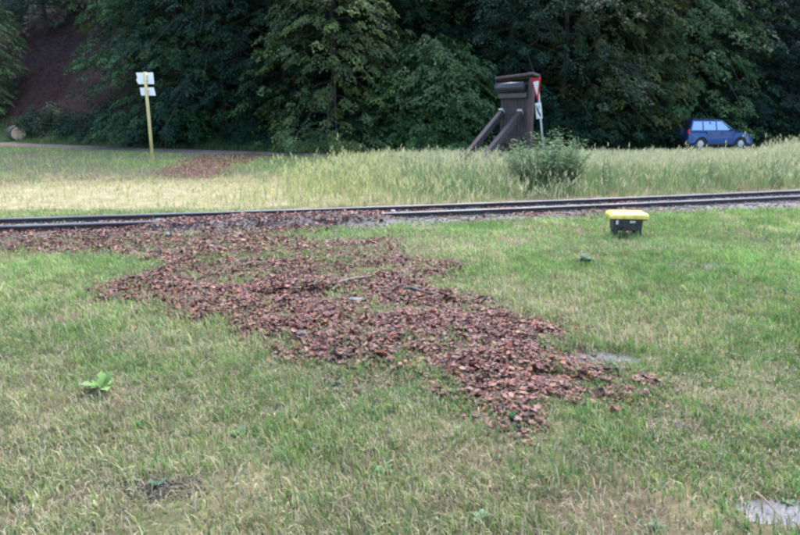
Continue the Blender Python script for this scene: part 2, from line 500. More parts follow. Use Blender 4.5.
# ------------------------------------------------------------------ track
def rail_profile():
    h = RAIL_Z - 0.005
    return [(-0.05, 0.0), (-0.05, 0.012), (-0.012, 0.026), (-0.010, h - 0.034), (-0.028, h - 0.026), (-0.029, h - 0.005), (-0.02, h),
            (0.02, h), (0.029, h - 0.005), (0.028, h - 0.026), (0.010, h - 0.034), (0.012, 0.026), (0.05, 0.012), (0.05, 0.0)]
track = empty('railway_track', (0, float(track_y(0.0)) - 0.4, 0), 0, 'narrow railway track of two dark rails half sunk in leaves and gravel', 'railway track')
tl = track.location.copy()
xs = np.concatenate([np.arange(-34, -14, 2.0), np.arange(-14, 16, 0.5), np.arange(16, 40, 2.0)])
ysr = track_y(xs)
sl = np.gradient(ysr, xs); ln = np.sqrt(1 + sl * sl)
nX, nY = -sl / ln, 1 / ln
def rail(off):
    pr = rail_profile(); m = len(pr)
    vs_, fs, fm = [], [], []
    for i in range(len(xs)):
        for (o_, z_) in pr:
            vs_.append((xs[i] + nX[i] * (off + o_) - tl.x, ysr[i] + nY[i] * (off + o_) - tl.y, z_ + 0.005))
    for i in range(len(xs) - 1):
        for q in range(m):
            fs.append((i * m + q, i * m + (q + 1) % m, (i + 1) * m + (q + 1) % m, (i + 1) * m + q))
            fm.append(0 if q in (4, 5, 6, 7, 8) else 1)
    o = mesh_obj('rail', np.array(vs_), np.array(fs), M_RAIL, track)
    o.data.materials.append(M_WEB)
    o.data.polygons.foreach_set('material_index', np.array(fm, np.int32))
    return o
rail(0.0); rail(-GAUGE)
random.seed(3)
sb = add_box(bmesh.new(), (0, 0, 0), (0.2, 1.45, 0.12), None, 0.015)
sleeper_me = None
clip_me = None
for k in range(46):
    x = -15.2 + k * 0.66
    i = int(np.argmin(np.abs(xs - x)))
    a = math.atan(2 * tk[0] * max(-12, min(14, x)) + tk[1])
    cy = float(track_y(x))
    c = Vector((x + math.sin(a) * GAUGE / 2, cy - math.cos(a) * GAUGE / 2, -0.018))
    if sleeper_me is None:
        so = bm_obj('sleeper', sb, M_SLEEPER, track); sleeper_me = so.data
        cb = add_box(bmesh.new(), (0, 0, 0.072), (0.07, 0.04, 0.03), None, 0.006)
        co = bm_obj('rail_clip', cb, M_WEB, so); clip_me = co.data
        bpy.data.objects.remove(co)
    else:
        so = link(bpy.data.objects.new('sleeper', sleeper_me), track)
    for sx in (-0.4, 0.4):
        for q in (-1, 1):
            link(bpy.data.objects.new('rail_clip', clip_me), so).location = (0, sx + q * 0.062, 0)
    so.location = c - tl + Vector((0, 0, random.uniform(-0.012, 0.004)))
    so.rotation_euler = (0, 0, a + random.uniform(-.02, .02))

# ------------------------------------------------------------------ ballast
rng = np.random.default_rng(11)
def stones(n, xr, dr, smin, smax):
    x = rng.uniform(xr[0], xr[1], n)
    d = rng.normal(0, dr, n)
    y = track_y(x) - GAUGE / 2 + d
    keep = (np.abs(d) < 1.25)
    x, y = x[keep], y[keep]
    n = len(x)
    ic = np.array([(0, 0, 1), (.9, 0, .25), (.2, .85, .3), (-.8, .5, .2), (-.7, -.6, .3), (.3, -.9, .2), (0, 0, -.4)], float)
    fc = np.array([(0, 1, 2), (0, 2, 3), (0, 3, 4), (0, 4, 5), (0, 5, 1), (6, 2, 1), (6, 3, 2), (6, 4, 3), (6, 5, 4), (6, 1, 5)])
    s = rng.uniform(smin, smax, n)
    th = rng.uniform(0, 6.28, n)
    p = ic[None] * rng.uniform(0.6, 1.25, (n, 7, 3)) * s[:, None, None]
    p[..., 2] *= 0.7
    c, q = np.cos(th)[:, None], np.sin(th)[:, None]
    px, py = p[..., 0] * c - p[..., 1] * q, p[..., 0] * q + p[..., 1] * c
    g = gz(x, y)
    P = np.stack([px + x[:, None], py + y[:, None], p[..., 2] + g[:, None] + 0.2 * s[:, None]], -1).reshape(-1, 3)
    FF = (fc[None] + (np.arange(n) * 7)[:, None, None]).reshape(-1, 3)
    v = rng.uniform(0.5, 1.35, n)
    tint = np.array([0.185, 0.165, 0.165])[None] + rng.normal(0, 0.012, (n, 3))
    cc = np.repeat(np.clip(tint * v[:, None], 0.02, 0.6), 7, 0)
    return P, FF, cc
P, FF, cc = stones(9000, (-11, 13), 0.62, 0.012, 0.036)
tag(mesh_obj('track_ballast', P, FF, M_STONE_A, cols=cc), 'small grey brown ballast stones scattered along the rails', 'gravel', kind='stuff')

# ------------------------------------------------------------------ grass
def blades(x, y, z, h, w, lean, col, ang=None, base_dark=None):
    n = len(x)
    a = rng.uniform(0, 6.283, n) if ang is None else ang
    fa = rng.uniform(0, 6.283, n)
    dx, dy = np.cos(a) * lean * h, np.sin(a) * lean * h
    wx, wy = np.cos(fa) * w * 0.5, np.sin(fa) * w * 0.5
    V = np.zeros((n, 5, 3))
    V[:, 0] = np.stack([x - wx, y - wy, z - 0.006], 1)
    V[:, 1] = np.stack([x + wx, y + wy, z - 0.006], 1)
    mz = z + h * 0.6 * np.sqrt(np.clip(1 - lean ** 2 * 0.3, 0.1, 1))
    V[:, 2] = np.stack([x + dx * .36 - wx * .8, y + dy * .36 - wy * .8, mz], 1)
    V[:, 3] = np.stack([x + dx * .36 + wx * .8, y + dy * .36 + wy * .8, mz], 1)
    tz = z + h * np.sqrt(np.clip(1 - lean ** 2 * 0.75, 0.04, 1))
    V[:, 4] = np.stack([x + dx, y + dy, tz], 1)
    i = (np.arange(n) * 5)[:, None]
    Q = i + np.array([[0, 1, 3, 2]]); T = i + np.array([[2, 3, 4]])
    return V.reshape(-1, 3), Q, T, np.repeat(col, 5, 0)

def lawn_col(x, y, n):
    big = fbm(x * 0.55 + 2, y * 0.55, 101)
    med = fbm(x * 1.6, y * 1.6, 102)
    r = rng.random(n)
    green = np.array([0.19, 0.33, 0.09]); dgreen = np.array([0.10, 0.20, 0.065]); straw = np.array([0.50, 0.45, 0.27]); yel = np.array([0.30, 0.36, 0.11])
    cool = np.array([0.15, 0.28, 0.13])
    c = np.tile(green, (n, 1))
    k = r < 0.30; c[k] = dgreen
    k = (r > 0.30) & (r < 0.42); c[k] = cool
    # dry share: higher in the near foreground and left, lower on the right
    dry = 0.13 + 0.95 * (sstep(0.46, 0.62, 0.65 * big + 0.35 * med)) - 0.04 * np.clip(x, -3, 6) + 0.16 * sstep(4.2, 2.6, y) + 0.55 * sstep(10, 11.5, y) * sstep(0.5, -2, x)
    dry = np.clip(dry, 0.06, 0.85)
    k = rng.random(n) < dry * (0.58 - .22 * sstep(3.6, 6, y))
    c[k] = straw
    k = (~k) & (rng.random(n) < 0.22 + 0.3 * dry); c[k] = yel
    lush = sstep(.42, .62, fbm(x * .7 + 8, y * .9, 104)) * sstep(4.5, 6.5, y)
    c = c * (1 + .28 * lush)[:, None] * (0.86 + 0.14 * sstep(3.5, 6.5, y))[:, None] ** (1 - .0)
    return c * rng.uniform(0.7, 1.3, (n, 1))

def lawn(n, y0, y1, h0, h1, w0, w1):
    y = np.sqrt(rng.uniform(y0 ** 2, y1 ** 2, n))
    x = rng.uniform(-1, 1, n) * (0.70 * y + 0.9)
    dr = drift(x, y)
    td = track_d(x, y)
    keep = rng.random(n) < (1 - 0.84 * dr) * (0.30 + 0.70 * sstep(0.33, 0.5, fbm(x * 2.6, y * 2.6, 70)))
    keep &= rng.random(n) < (0.06 + 0.94 * sstep(0.85, 1.15, np.abs(td)))
    keep &= rng.random(n) < 1 - 0.74 * pud(x, y, 0.85)
    mole = ((x - MOLE.x) / 0.22) ** 2 + ((y - MOLE.y) / 0.13) ** 2
    keep &= mole > rng.uniform(0.0, 1.5, n)
    x, y = x[keep], y[keep]; n = len(x)
    tall = 0.65 + 0.8 * fbm(x * 1.5, y * 1.5, 71)
    h = rng.uniform(h0, h1, n) * tall * np.where(rng.random(n) < 0.05, 1.6, 1.0)
    h = np.where(drift(x, y) > .4, h * 0.8, h)
    w = rng.uniform(w0, w1, n)
    cl = vnoise(x * 13, y * 13, 72)
    h = h * (0.55 + 0.95 * cl)
    lean = np.clip(rng.normal(0.58, 0.28, n), 0.05, 1.05)
    a = rng.normal(2.7, 1.15, n) + 1.2 * (fbm(x * 2, y * 2, 73) - .5)
    return blades(x, y, gz(x, y), h, w, lean, lawn_col(x, y, n) * (0.72 + 0.5 * vnoise(x * 9, y * 9, 74))[:, None], ang=a)

MOLE = at(165, 492)
def thatch(n, y0, y1, h0, h1, w):
    """dead blades lying flat between the living ones"""
    y = np.sqrt(rng.uniform(y0 ** 2, y1 ** 2, n)); x = rng.uniform(-1, 1, n) * (0.70 * y + 0.9)
    keep = (rng.random(n) < 1 - .9 * drift(x, y)) & (np.abs(track_d(x, y)) > 1.1) & (rng.random(n) < 1 - .9 * pud(x, y))
    keep &= rng.random(n) < .35 + .65 * sstep(.35, .6, fbm(x * 1.4, y * 1.4, 140))
    x, y = x[keep], y[keep]; n = len(x)
    c = np.tile(np.array([.36, .31, .21]), (n, 1)); k = rng.random(n) < .35; c[k] = (.20, .165, .12); k = rng.random(n) < .15; c[k] = (.50, .46, .33)
    c *= rng.uniform(.75, 1.25, (n, 1))
    return blades(x, y, gz(x, y) + .008, rng.uniform(h0, h1, n), rng.uniform(.6, 1.3, n) * w, rng.uniform(.98, 1.12, n), c)
def join(parts):
    V, Q, T, C_ = [], [], [], []
    o = 0
    for v, q, t, c in parts:
        V.append(v); Q.append(q + o); T.append(t + o); C_.append(c); o += len(v)
    return np.concatenate(V), [np.concatenate(Q), np.concatenate(T)], np.concatenate(C_)

V, Fq, Cc = join([lawn(125000, 1.7, 4.2, 0.018, 0.058, 0.0035, 0.008), thatch(60000, 1.7, 4.6, .025, .065, .004), thatch(42000, 4.6, 9, .035, .08, .006),
                  lawn(150000, 4.2, 7.5, 0.028, 0.078, 0.005, 0.0095),
                  lawn(110000, 7.5, 11.5, 0.03, 0.075, 0.006, 0.011)])
tag(mesh_obj('lawn_grass', V, Fq, M_GRASS, cols=Cc), 'short patchy green and straw grass on the lawn before the track', 'grass', kind='stuff')

# short dry strip and verge beyond the track
def tall_amount(x, y):
    """0 = mown strip, 1 = tall meadow; the tall grass lies right of the sign post"""
    e = x - (-3.3 + 0.10 * (y - 12)) + 2.0 * (fbm(x * 0.5, y * 0.5, 90) - 0.5)
    return sstep(-1.2, 2.2, e)

def back_strip(n):
    y = np.sqrt(rng.uniform(10.0 ** 2, 46 ** 2, n))
    x = rng.uniform(-0.80, 0.35, n) * y
    td = track_d(x, y); b = road_y(x) - y
    keep = (td > 0.75) & (b > ROAD_HW * 0.95) & (rng.random(n) < 1.05 - tall_amount(x, y))
    keep &= rng.random(n) < 1 - 0.75 * drift(x, y)
    keep &= rng.random(n) < 0.15 + 0.85 * sstep(0.7, 1.8, td)
    x, y = x[keep], y[keep]; n = len(x)
    td = track_d(x, y)
    straw = np.array([0.53, 0.475, 0.24]); ygr = np.array([0.37, 0.39, 0.14]); gr = np.array([0.15, 0.27, 0.10]); br = np.array([0.26, 0.20, 0.16])
    dry = sstep(9.5, 6.0, td + 2.2 * (fbm(x * .6, y * .6, 93) - .5)) * 0.8 + 0.10
    c = np.tile(gr, (n, 1))
    r = rng.random(n)
    k = r < dry; c[k] = straw
    k2 = (r >= dry) & (rng.random(n) < 0.45); c[k2] = ygr
    k3 = k & (rng.random(n) < 0.35); c[k3] = ygr
    k4 = (rng.random(n) < 0.55 * sstep(0.45, 0.6, fbm(x * .35, y * .35, 95)) * sstep(6, 9, td)); c[k4] = br
    c *= rng.uniform(0.75, 1.25, (n, 1))
    h = rng.uniform(0.05, 0.14, n) * (1 + 2.2 * tall_amount(x, y)) * (0.8 + 0.02 * y)
    h = h * sstep(.0, 2.5, road_y(x) - y - ROAD_HW)
    return blades(x, y, gz(x, y), h, 0.007 + 0.0006 * y, np.clip(rng.normal(.5, .25, n), .05, 1), c)
V, Fq, Cc = join([back_strip(85000)])
tag(mesh_obj('mown_grass_strip', V, Fq, M_GRASS, cols=Cc), 'yellowed mown grass strip between the track and the gravel road', 'grass', kind='stuff')

def verge(n):
    x = rng.uniform(-42, 46, n)
    b = rng.uniform(0.05, 4.6, n)
    y = road_y(x) + ROAD_HW + b
    d = y - forest_y(x)
    h = rng.uniform(0.18, 0.5, n)
    c = np.tile(np.array([0.06, 0.115, 0.045]), (n, 1)); k = rng.random(n) < .25; c[k] = (0.13, 0.16, 0.07)
    c *= rng.uniform(0.7, 1.3, (n, 1))
    z = np.maximum(gz(x, y), np.where(d > -1.4, hill_z(x, d), -9))
    return blades(x, y, z, h, rng.uniform(.02, .035, n), np.clip(rng.normal(.5, .25, n), .05, 1), c)
V, Fq, Cc = join([verge(34000)])
tag(mesh_obj('verge_grass', V, Fq, M_GRASS, cols=Cc), 'dark green grass verge on the bank at the forest foot', 'grass', kind='stuff')

# tall meadow grass with pale seed heads
def meadow(n):
    y = np.sqrt(rng.uniform(10.5 ** 2, 38 ** 2, n))
    x = rng.uniform(-0.34, 0.78, n) * y
    td = track_d(x, y); b = road_y(x) - y
    ta = tall_amount(x, y)
    keep = (td > 1.0 + 0.5 * rng.random(n)) & (b > ROAD_HW + 0.4) & (rng.random(n) < ta)
    keep &= rng.random(n) < 0.45 + 0.55 * sstep(0.3, .5, fbm(x * .8, y * .8, 120))
    x, y, td, ta = x[keep], y[keep], td[keep], ta[keep]; n = len(x)
    hh = (0.30 + 0.42 * sstep(0.8, 3.5, td)) * (0.45 + 0.55 * ta) * (0.35 + 0.75 * fbm(x * .7, y * .7, 121) + .55 * sstep(.3, .75, vnoise(x * 2.4, y * 2.4, 127)))
    hh = np.minimum(hh, np.clip(1.42 - 0.040 * y + 0.45 * sstep(.56, .62, x / y), 0.22, 1.2) * rng.uniform(.75, 1.05, n))
    hh = hh * rng.uniform(.7, 1.2, n) * (.8 + .4 * vnoise(x * 1.3, y * 1.3, 128))
    z = gz(x, y)
    parts = []
    # green leaf blades, low
    for r_ in range(2):
        g = np.tile(np.array([0.13, 0.245, 0.085]), (n, 1)); k = rng.random(n) < .35; g[k] = (0.29, 0.36, 0.15)
        k = rng.random(n) < .12 + .4 * sstep(2.2, 1.1, td); g[k] = (0.34, 0.27, 0.16)
        k = rng.random(n) < .7 * sstep(2.0, -3.0, x); g[k] = (0.43, 0.42, 0.17)
        g *= rng.uniform(.65, 1.35, (n, 1)) * (.75 + .55 * fbm(x * 1.1, y * 1.1, 126))[:, None]
        parts.append(blades(x + rng.normal(0, .04, n), y + rng.normal(0, .04, n), z, hh * rng.uniform(.45, .95, n), rng.uniform(.009, .016, n) * (0.7 + y / 40), np.clip(rng.normal(.45, .22, n), .05, 1), g))
    # stalks
    a = rng.uniform(0, 6.28, n); lean = np.clip(rng.normal(.36, .2, n), .03, .95)
    h = hh * rng.uniform(.85, 1.25, n)
    st = np.tile(np.array([0.30, 0.32, 0.17]), (n, 1)) * rng.uniform(.8, 1.2, (n, 1))
    parts.append(blades(x, y, z, h, np.full(n, .005) * (0.6 + y / 30), lean, st, ang=a))
    # panicles: small pale diamonds near each tip
    tipx, tipy = x + np.cos(a) * lean * h, y + np.sin(a) * lean * h
    tipz = z + h * np.sqrt(np.clip(1 - lean ** 2 * .75, .04, 1))
    sel = rng.random(n) < .18 + .6 * sstep(.4, .6, fbm(x * .6, y * .6, 125))
    yl = sstep(2.0, -3.0, x)[:, None]
    for q in range(3):
        s = sel * rng.uniform(.03, .065, n) * (0.75 + y / 45)
        dx, dy = rng.normal(0, .02, n), rng.normal(0, .02, n)
        pc = np.tile(np.array([0.48, 0.49, 0.27]), (n, 1)); k = rng.random(n) < .3; pc[k] = (0.42, 0.38, 0.27); pc = pc + (np.array([.52, .50, .22]) - pc) * yl
        pc *= rng.uniform(.8, 1.2, (n, 1))
        parts.append(blades(tipx + dx, tipy + dy, tipz - .04 * q - s * .5, s * 1.6, s * .30, np.clip(rng.normal(.6, .3, n), 0, 1), pc, ang=a + rng.normal(0, .9, n)))
    return parts
V, Fq, Cc = join(meadow(70000))
tag(mesh_obj('meadow_grass', V, Fq, M_GRASS, cols=Cc), 'tall pale meadow grass gone to seed between track and road', 'grass', kind='stuff')

# ------------------------------------------------------------------ fallen leaves
LEAF_COLS = np.array([(0.175, 0.070, 0.056), (0.105, 0.044, 0.038), (0.23, 0.108, 0.090), (0.29, 0.155, 0.095), (0.04, 0.024, 0.022), (0.215, 0.064, 0.034), (0.225, 0.13, 0.125)])
LEAF_P = np.array([.25, .22, .14, .06, .17, .08, .08])
def fallen(n, y0, y1, size, xlim=None, fn=None, flat=1.0):
    y = np.sqrt(rng.uniform(y0 ** 2, y1 ** 2, n))
    x = rng.uniform(-0.76, 0.55, n) * y
    d = drift(x, y) if fn is None else fn(x, y)
    keep = rng.random(n) < d
    x, y, d = x[keep], y[keep], d[keep]; n = len(x)
    s = np.clip(rng.lognormal(-.15, .38, n), .35, 1.7) * size
    th = rng.uniform(0, 6.28, n); tilt = np.abs(rng.normal(0, .38 * flat, n)); ta = rng.uniform(0, 6.28, n)
    curl = rng.normal(0.08, .16, n); wid = rng.uniform(.20, .42, n)
    loc = np.zeros((n, 7, 3))
    loc[:, 0] = np.stack([-.5 * s, 0 * s, curl * s], 1)
    loc[:, 1] = np.stack([-.12 * s, -wid * s, .3 * curl * s + .1 * s * rng.random(n)], 1)
    loc[:, 2] = np.stack([.25 * s, -wid * .75 * s, .4 * curl * s], 1)
    loc[:, 3] = np.stack([.55 * s, 0 * s, 1.3 * curl * s], 1)
    loc[:, 4] = np.stack([.25 * s, wid * .75 * s, .4 * curl * s], 1)
    loc[:, 5] = np.stack([-.12 * s, wid * s, .3 * curl * s + .1 * s * rng.random(n)], 1)
    loc[:, 6] = np.stack([.05 * s, 0 * s, -.06 * s], 1)
    c, q = np.cos(th)[:, None], np.sin(th)[:, None]
    lx, ly, lz = loc[..., 0] * c - loc[..., 1] * q, loc[..., 0] * q + loc[..., 1] * c, loc[..., 2]
    lz = lz + np.tan(np.clip(tilt, 0, 1))[:, None] * (lx * np.cos(ta)[:, None] + ly * np.sin(ta)[:, None]) * .8
    z = gz(x, y) + .012 + rng.random(n) * .025 * d
    P = np.stack([lx + x[:, None], ly + y[:, None], lz + z[:, None]], -1).reshape(-1, 3)
    fc = np.array([(6, 0, 1), (6, 1, 2), (6, 2, 3), (6, 3, 4), (6, 4, 5), (6, 5, 0)])
    FF = (fc[None] + (np.arange(n) * 7)[:, None, None]).reshape(-1, 3)
    cc = LEAF_COLS[rng.choice(7, n, p=LEAF_P)] * rng.uniform(.7, 1.3, (n, 1))
    return P, FF, np.repeat(cc, 7, 0)
def joinT(ps):
    V, Fs, C_, o = [], [], [], 0
    for v, f, c in ps:
        V.append(v); Fs.append(f + o); C_.append(c); o += len(v)
    return np.concatenate(V), np.concatenate(Fs), np.concatenate(C_)
fringe = lambda x, y: 0.11 * sstep(-0.7, 0.1, poly_sd(x, y, drift_poly)) + 0.004
V, Fq, Cc = joinT([fallen(150000, 2.8, 7.0, .038), fallen(74000, 7.0, 12.5, .05), fallen(34000, 3.0, 11, .045, fn=fringe)])
tag(mesh_obj('leaf_litter', V, Fq, M_LITTER, cols=Cc), 'wide drift of wet reddish brown fallen leaves washed over track and grass', 'leaf litter', kind='stuff')
V, Fq, Cc = joinT([fallen(80000, 18, 33, .075, fn=lambda x, y: .8 * drift(x, y) * (poly_sd(x, y, back_poly) > -2), flat=.4)])
tag(mesh_obj('leaf_litter', V, Fq, M_LITTER, cols=Cc), 'brown patch of fallen leaves beside the gravel road', 'leaf litter', kind='stuff')

# single leaves along the front fringe of the drift
leaf_meshes = []
for k in range(7):
    w = 0.34 + 0.02 * k; cu = 0.05 + 0.03 * (k % 3)
    v = [(-.5, 0, cu), (-.12, -w, .1), (.25, -w * .75, .03), (.55, 0, 1.4 * cu), (.25, w * .75, .05), (-.12, w, .12), (.05, 0, -.02), (-.72, .03, .02), (-.5, -.012, cu), (-.5, .012, cu)]
    f = [(6, 0, 1), (6, 1, 2), (6, 2, 3), (6, 3, 4), (6, 4, 5), (6, 5, 0), (7, 8, 9)]
    o = mesh_obj('fallen_leaf', np.array(v) * 0.045, np.array(f), M_LITTER, cols=np.tile(LEAF_COLS[k] * 1.05, (10, 1)))
    leaf_meshes.append(o.data)
    bpy.data.objects.remove(o)
cnt = 0
while cnt < 170:
    py_ = random.uniform(340, 432); px_ = random.uniform(290, 700)
    p = at(px_, py_)
    dv = float(drift(np.array([p.x]), np.array([p.y]))[0])
    if dv < 0.12 or random.random() > dv + .25: continue
    o = bpy.data.objects.new('fallen_leaf', random.choices(leaf_meshes, LEAF_P)[0])
    link(o)
    o.location = (p.x, p.y, float(gz(p.x, p.y)) + .02 + .02 * dv)
    o.rotation_euler = (random.gauss(0, .3), random.gauss(0, .3), random.uniform(0, 6.28))
    o.scale = [random.uniform(.8, 1.25)] * 3
    tag(o, 'single reddish brown fallen leaf at the front fringe of the leaf drift', 'fallen leaf', 'fallen leaves along the front of the drift')
    cnt += 1

# ------------------------------------------------------------------ yellow-lidded ground box by the track
p = at(625, 236)
bx = empty('signal_box', (p.x, p.y, float(gz(p.x, p.y)) - 0.01), math.radians(-7), 'low black case with a bright yellow lid standing in the grass by the track', 'ground box')
def rounded_slab(sx, sy, z0, z1, cut, cham):
    bm = bmesh.new()
    a, b = sx / 2, sy / 2
    ring = [(-a + cut, -b), (a - cut, -b), (a, -b + cut), (a, b - cut), (a - cut, b), (-a + cut, b), (-a, b - cut), (-a, -b + cut)]
    lv = []
    for z, s in ((z0, 0.012), (z0 + 0.012, 0.0), (z1 - cham, 0.0), (z1 - cham * 0.35, cham * .45), (z1, cham * 1.3)):
        lv.append([bm.verts.new((x * (1 - s / a), y * (1 - s / b), z)) for x, y in ring])
    for i in range(len(lv) - 1):
        for q in range(8): bm.faces.new((lv[i][q], lv[i][(q + 1) % 8], lv[i + 1][(q + 1) % 8], lv[i + 1][q]))
    bm.faces.new(lv[0][::-1]); bm.faces.new(lv[-1])
    return bm
lid = bm_obj('lid', rounded_slab(0.535, 0.40, 0.27, 0.352, 0.035, 0.035), M_YLID, bx)
box_obj('lid_rim', (0, 0, 0.262), (0.47, 0.34, 0.02), M_DPLAST, bx, None, 0.004)
case = box_obj('case', (0.0, 0.01, 0.175), (0.40, 0.26, 0.165), M_CASE, bx, None, 0.012, 2)
for sx in (-0.155, 0.155):
    for sy in (-0.10, 0.10):
        box_obj('leg', (sx + (0.0 if sx < 0 else .01), sy, 0.06), (0.06, 0.05, 0.15), M_CASE, bx, None, 0.006)
box_obj('front_flange', (0.0, -0.132, 0.235), (0.37, 0.014, 0.05), M_CASE, bx, None, 0.003)
box_obj('nameplate', (0.055, -0.143, 0.226), (0.075, 0.006, 0.034), M_PLATE, bx, None, 0.002)
box_obj('latch', (-0.155, -0.145, 0.217), (0.036, 0.016, 0.062), M_PLATE, bx, None, 0.004)
bm = bmesh.new(); add_tube(bm, [(-0.06, -0.125, 0.12), (-0.06, -0.19, 0.12)], [0.03, 0.03], 12)
bm_obj('rod_socket', bm, M_CASE, bx)
bm = bmesh.new(); add_tube(bm, [(0.13, 0.1, 0.05), (0.16, 0.7, 0.055), (0.17, 1.3, 0.055)], [0.014] * 3, 8)
bm_obj('switch_rod', bm, M_WEB, bx)

# ------------------------------------------------------------------ wooden buffer stop
BY, BK = 23.4, 1.26
pb = at_y(514.5, 110, BY)
bs = empty('buffer_stop', (pb.x, pb.y, 0), 0, 'tall dark wooden buffer stop of vertical planks with two slanting braces', 'buffer stop')
tilt = math.radians(47)
wdir = Vector((math.cos(tilt), -math.sin(tilt), 0))            # along the wall, left to right
ndir = Vector((-math.sin(tilt), -math.cos(tilt), 0))           # out of its front
Rw = Matrix((wdir, -ndir, Vector((0, 0, 1)))).transposed()     # local x along wall, y into wall, z up
top = at_y(514.5, 79, BY).z / BK
WW = 0.98
random.seed(5)
npl = 8
for k in range(npl):
    w = WW / npl
    hgt = top - 0.10 + random.uniform(-.03, .0)
    off = -WW / 2 + (k + .5) * w
    c = wdir * off + ndir * random.uniform(-.008, .008); c.z = 0.1 + hgt / 2
    box_obj('plank', c, (w - 0.014, 0.05, hgt - 0.2), M_WOODG, bs, Rw, 0.006)
for s, wd in ((1, 0.15),):
    c = wdir * (s * (WW / 2 + wd / 2 + .004)); c.z = (top + .02) / 2 - .1
    box_obj('post', c, (wd, 0.13, top + .2), M_WOODR if s > 0 else M_WOODG, bs, Rw, 0.012)
c = wdir * 0.04; c.z = top + 0.05
roof = box_obj('cap_board', c, (WW + 0.36, 0.36, 0.07), M_ROOF, bs, Rw @ Matrix.Rotation(math.radians(-3), 3, 'Y') @ Matrix.Rotation(math.radians(-8), 3, 'X'), 0.01)
c = wdir * 0.02 + ndir * .26; c.z = top - .22
bm = bmesh.new()
A_ = ndir * 0.20 - wdir * (WW / 2 + .06); B_ = ndir * 0.20 + wdir * (WW / 2 - .03)
zc = top - 0.24
add_tube(bm, [A_ + Vector((0, 0, zc)), A_ * .98 + Vector((0, 0, zc)) + wdir * .02, B_ + Vector((0, 0, zc))], [0.13, 0.15, 0.15], 20)
bm_obj('buffer_roll', bm, M_TAR, bs, True)
c = ndir * 0.10; c.z = top - .46
box_obj('buffer_beam', c, (WW + .02, 0.13, 0.15), M_TAR, bs, Rw, 0.012)
for off, ht, run in ((-0.40, top - .90, 2.15), (0.26, top - .93, 2.15)):
    a = wdir * off + ndir * 0.02 + Vector((0, 0, ht)); b = wdir * off + ndir * run + Vector((0, 0, -0.1))
    d = (b - a).normalized(); s = wdir; t = s.cross(d)
    R_ = Matrix((s, t, d)).transposed()
    br = box_obj('brace', (a + b) / 2, (0.16, 0.17, (b - a).length), M_WOODG, bs, R_, 0.012)
    e = a - d * 0.012
    box_obj('brace_end', e + ndir * .06, (0.165, 0.18, 0.05), M_WOODCUT, br, R_, 0.01)
for zz in (top * .30, top * .62):
    c = ndir * 0.036; c.z = zz
    box_obj('steel_strap', c, (WW - .02, 0.012, 0.06), M_WEB, bs, Rw, 0.002)
c = ndir * 0.3; c.z = 0.75
box_obj('foot_beam', c, (WW - .1, 0.2, 0.2), M_WOODG, bs, Rw, 0.02)

# ------------------------------------------------------------------ give-way sign
bs.scale = (BK, BK, BK)
SY = 22.3
pt = at_y(537, 77, SY); pbm = at_y(542.5, 140, SY)
up = (pt - pbm).normalized()
base = pbm - up * (pbm.z / up.z)
ys = empty('road_sign', (base.x, base.y, 0), 0, 'leaning red and white give-way triangle with a bent-arrow plate on a grey pole', 'road sign')
ang = math.radians(81)
sw = Vector((math.cos(ang), -math.sin(ang), 0)); sw = (sw - up * sw.dot(up)).normalized()
sn = sw.cross(up).normalized()                     # towards the viewer's left
if sn.y > 0: sn = -sn
Ms = Matrix((sw, -sn, up)).transposed().to_4x4()   # local x width, y back, z up the pole
Hs = (pt.z) / up.z
def tri(w, rr, zc):
    """rounded triangle pointing down, centred"""
    h = w * math.sqrt(3) / 2
    cs = [(-w / 2, h / 3 * 1), (w / 2, h / 3), (0, -2 * h / 3)]
    pts = []
    for i, (x, z) in enumerate(cs):
        l = math.hypot(x, z); cx, cz = x * (1 - 2 * rr / l), z * (1 - 2 * rr / l)
        a0 = math.atan2(z, x)
        for q in range(-3, 4):
            a = a0 - q * math.radians(20) if False else a0 + q * math.radians(20)
            pts.append((cx + rr * math.cos(a), cz + rr * math.sin(a)))
    return [(x, z + zc) for x, z in sorted(pts, key=lambda p: math.atan2(p[1], p[0]))]
zt = Hs - 0.30
bm = bmesh.new(); add_tube(bm, [(0, 0, -.2), (0, 0, Hs - .1)], [0.035, 0.035], 12); bmesh.ops.transform(bm, matrix=Ms, verts=bm.verts[:])
bm_obj('pole', bm, M_STEELG, ys, True)
panel = bm_obj('triangle_panel', prism(bmesh.new(), tri(0.92, .05, zt), -0.050, -0.038, Ms), M_RED, ys)
bm_obj('white_field', prism(bmesh.new(), tri(0.56, .025, zt), -0.0535, -0.0505, Ms), M_WHITE, panel)
zp = zt - 0.83
plate = bm_obj('arrow_plate', prism(bmesh.new(), [(-.27, zp - .27), (.27, zp - .27), (.27, zp + .27), (-.27, zp + .27)], -0.050, -0.040, Ms), M_WHITE, ys)
path = []
for q in range(9):
    t = q / 8.0
    path.append((0.17 - .25 * t - .06 * math.sin(t * math.pi), zp - .20 * (1 - t) ** 1 + .0 + .40 * t * t - .0))
path = [(-.16, zp + .19), (-.13, zp + .08), (-.06, zp - .01), (.03, zp - .08), (.10, zp - .13), (.16, zp - .20)]
def ribbon(pts, w):
    L_, R2 = [], []
    for i, p_ in enumerate(pts):
        a = Vector(pts[max(i - 1, 0)]); b = Vector(pts[min(i + 1, len(pts) - 1)])
        d = (b - a).normalized(); nn = Vector((-d.y, d.x))
        L_.append(tuple(Vector(p_) + nn * w / 2)); R2.append(tuple(Vector(p_) - nn * w / 2))
    return L_ + R2[::-1]
bm_obj('arrow_mark', prism(bmesh.new(), ribbon(path, 0.10), -0.0535, -0.0505, Ms), M_BLACKP, plate)
bm_obj('thin_mark', prism(bmesh.new(), ribbon([(-.02, zp + .02), (.13, zp + .16)], 0.035), -0.0545, -0.0508, Ms), M_BLACKP, plate)

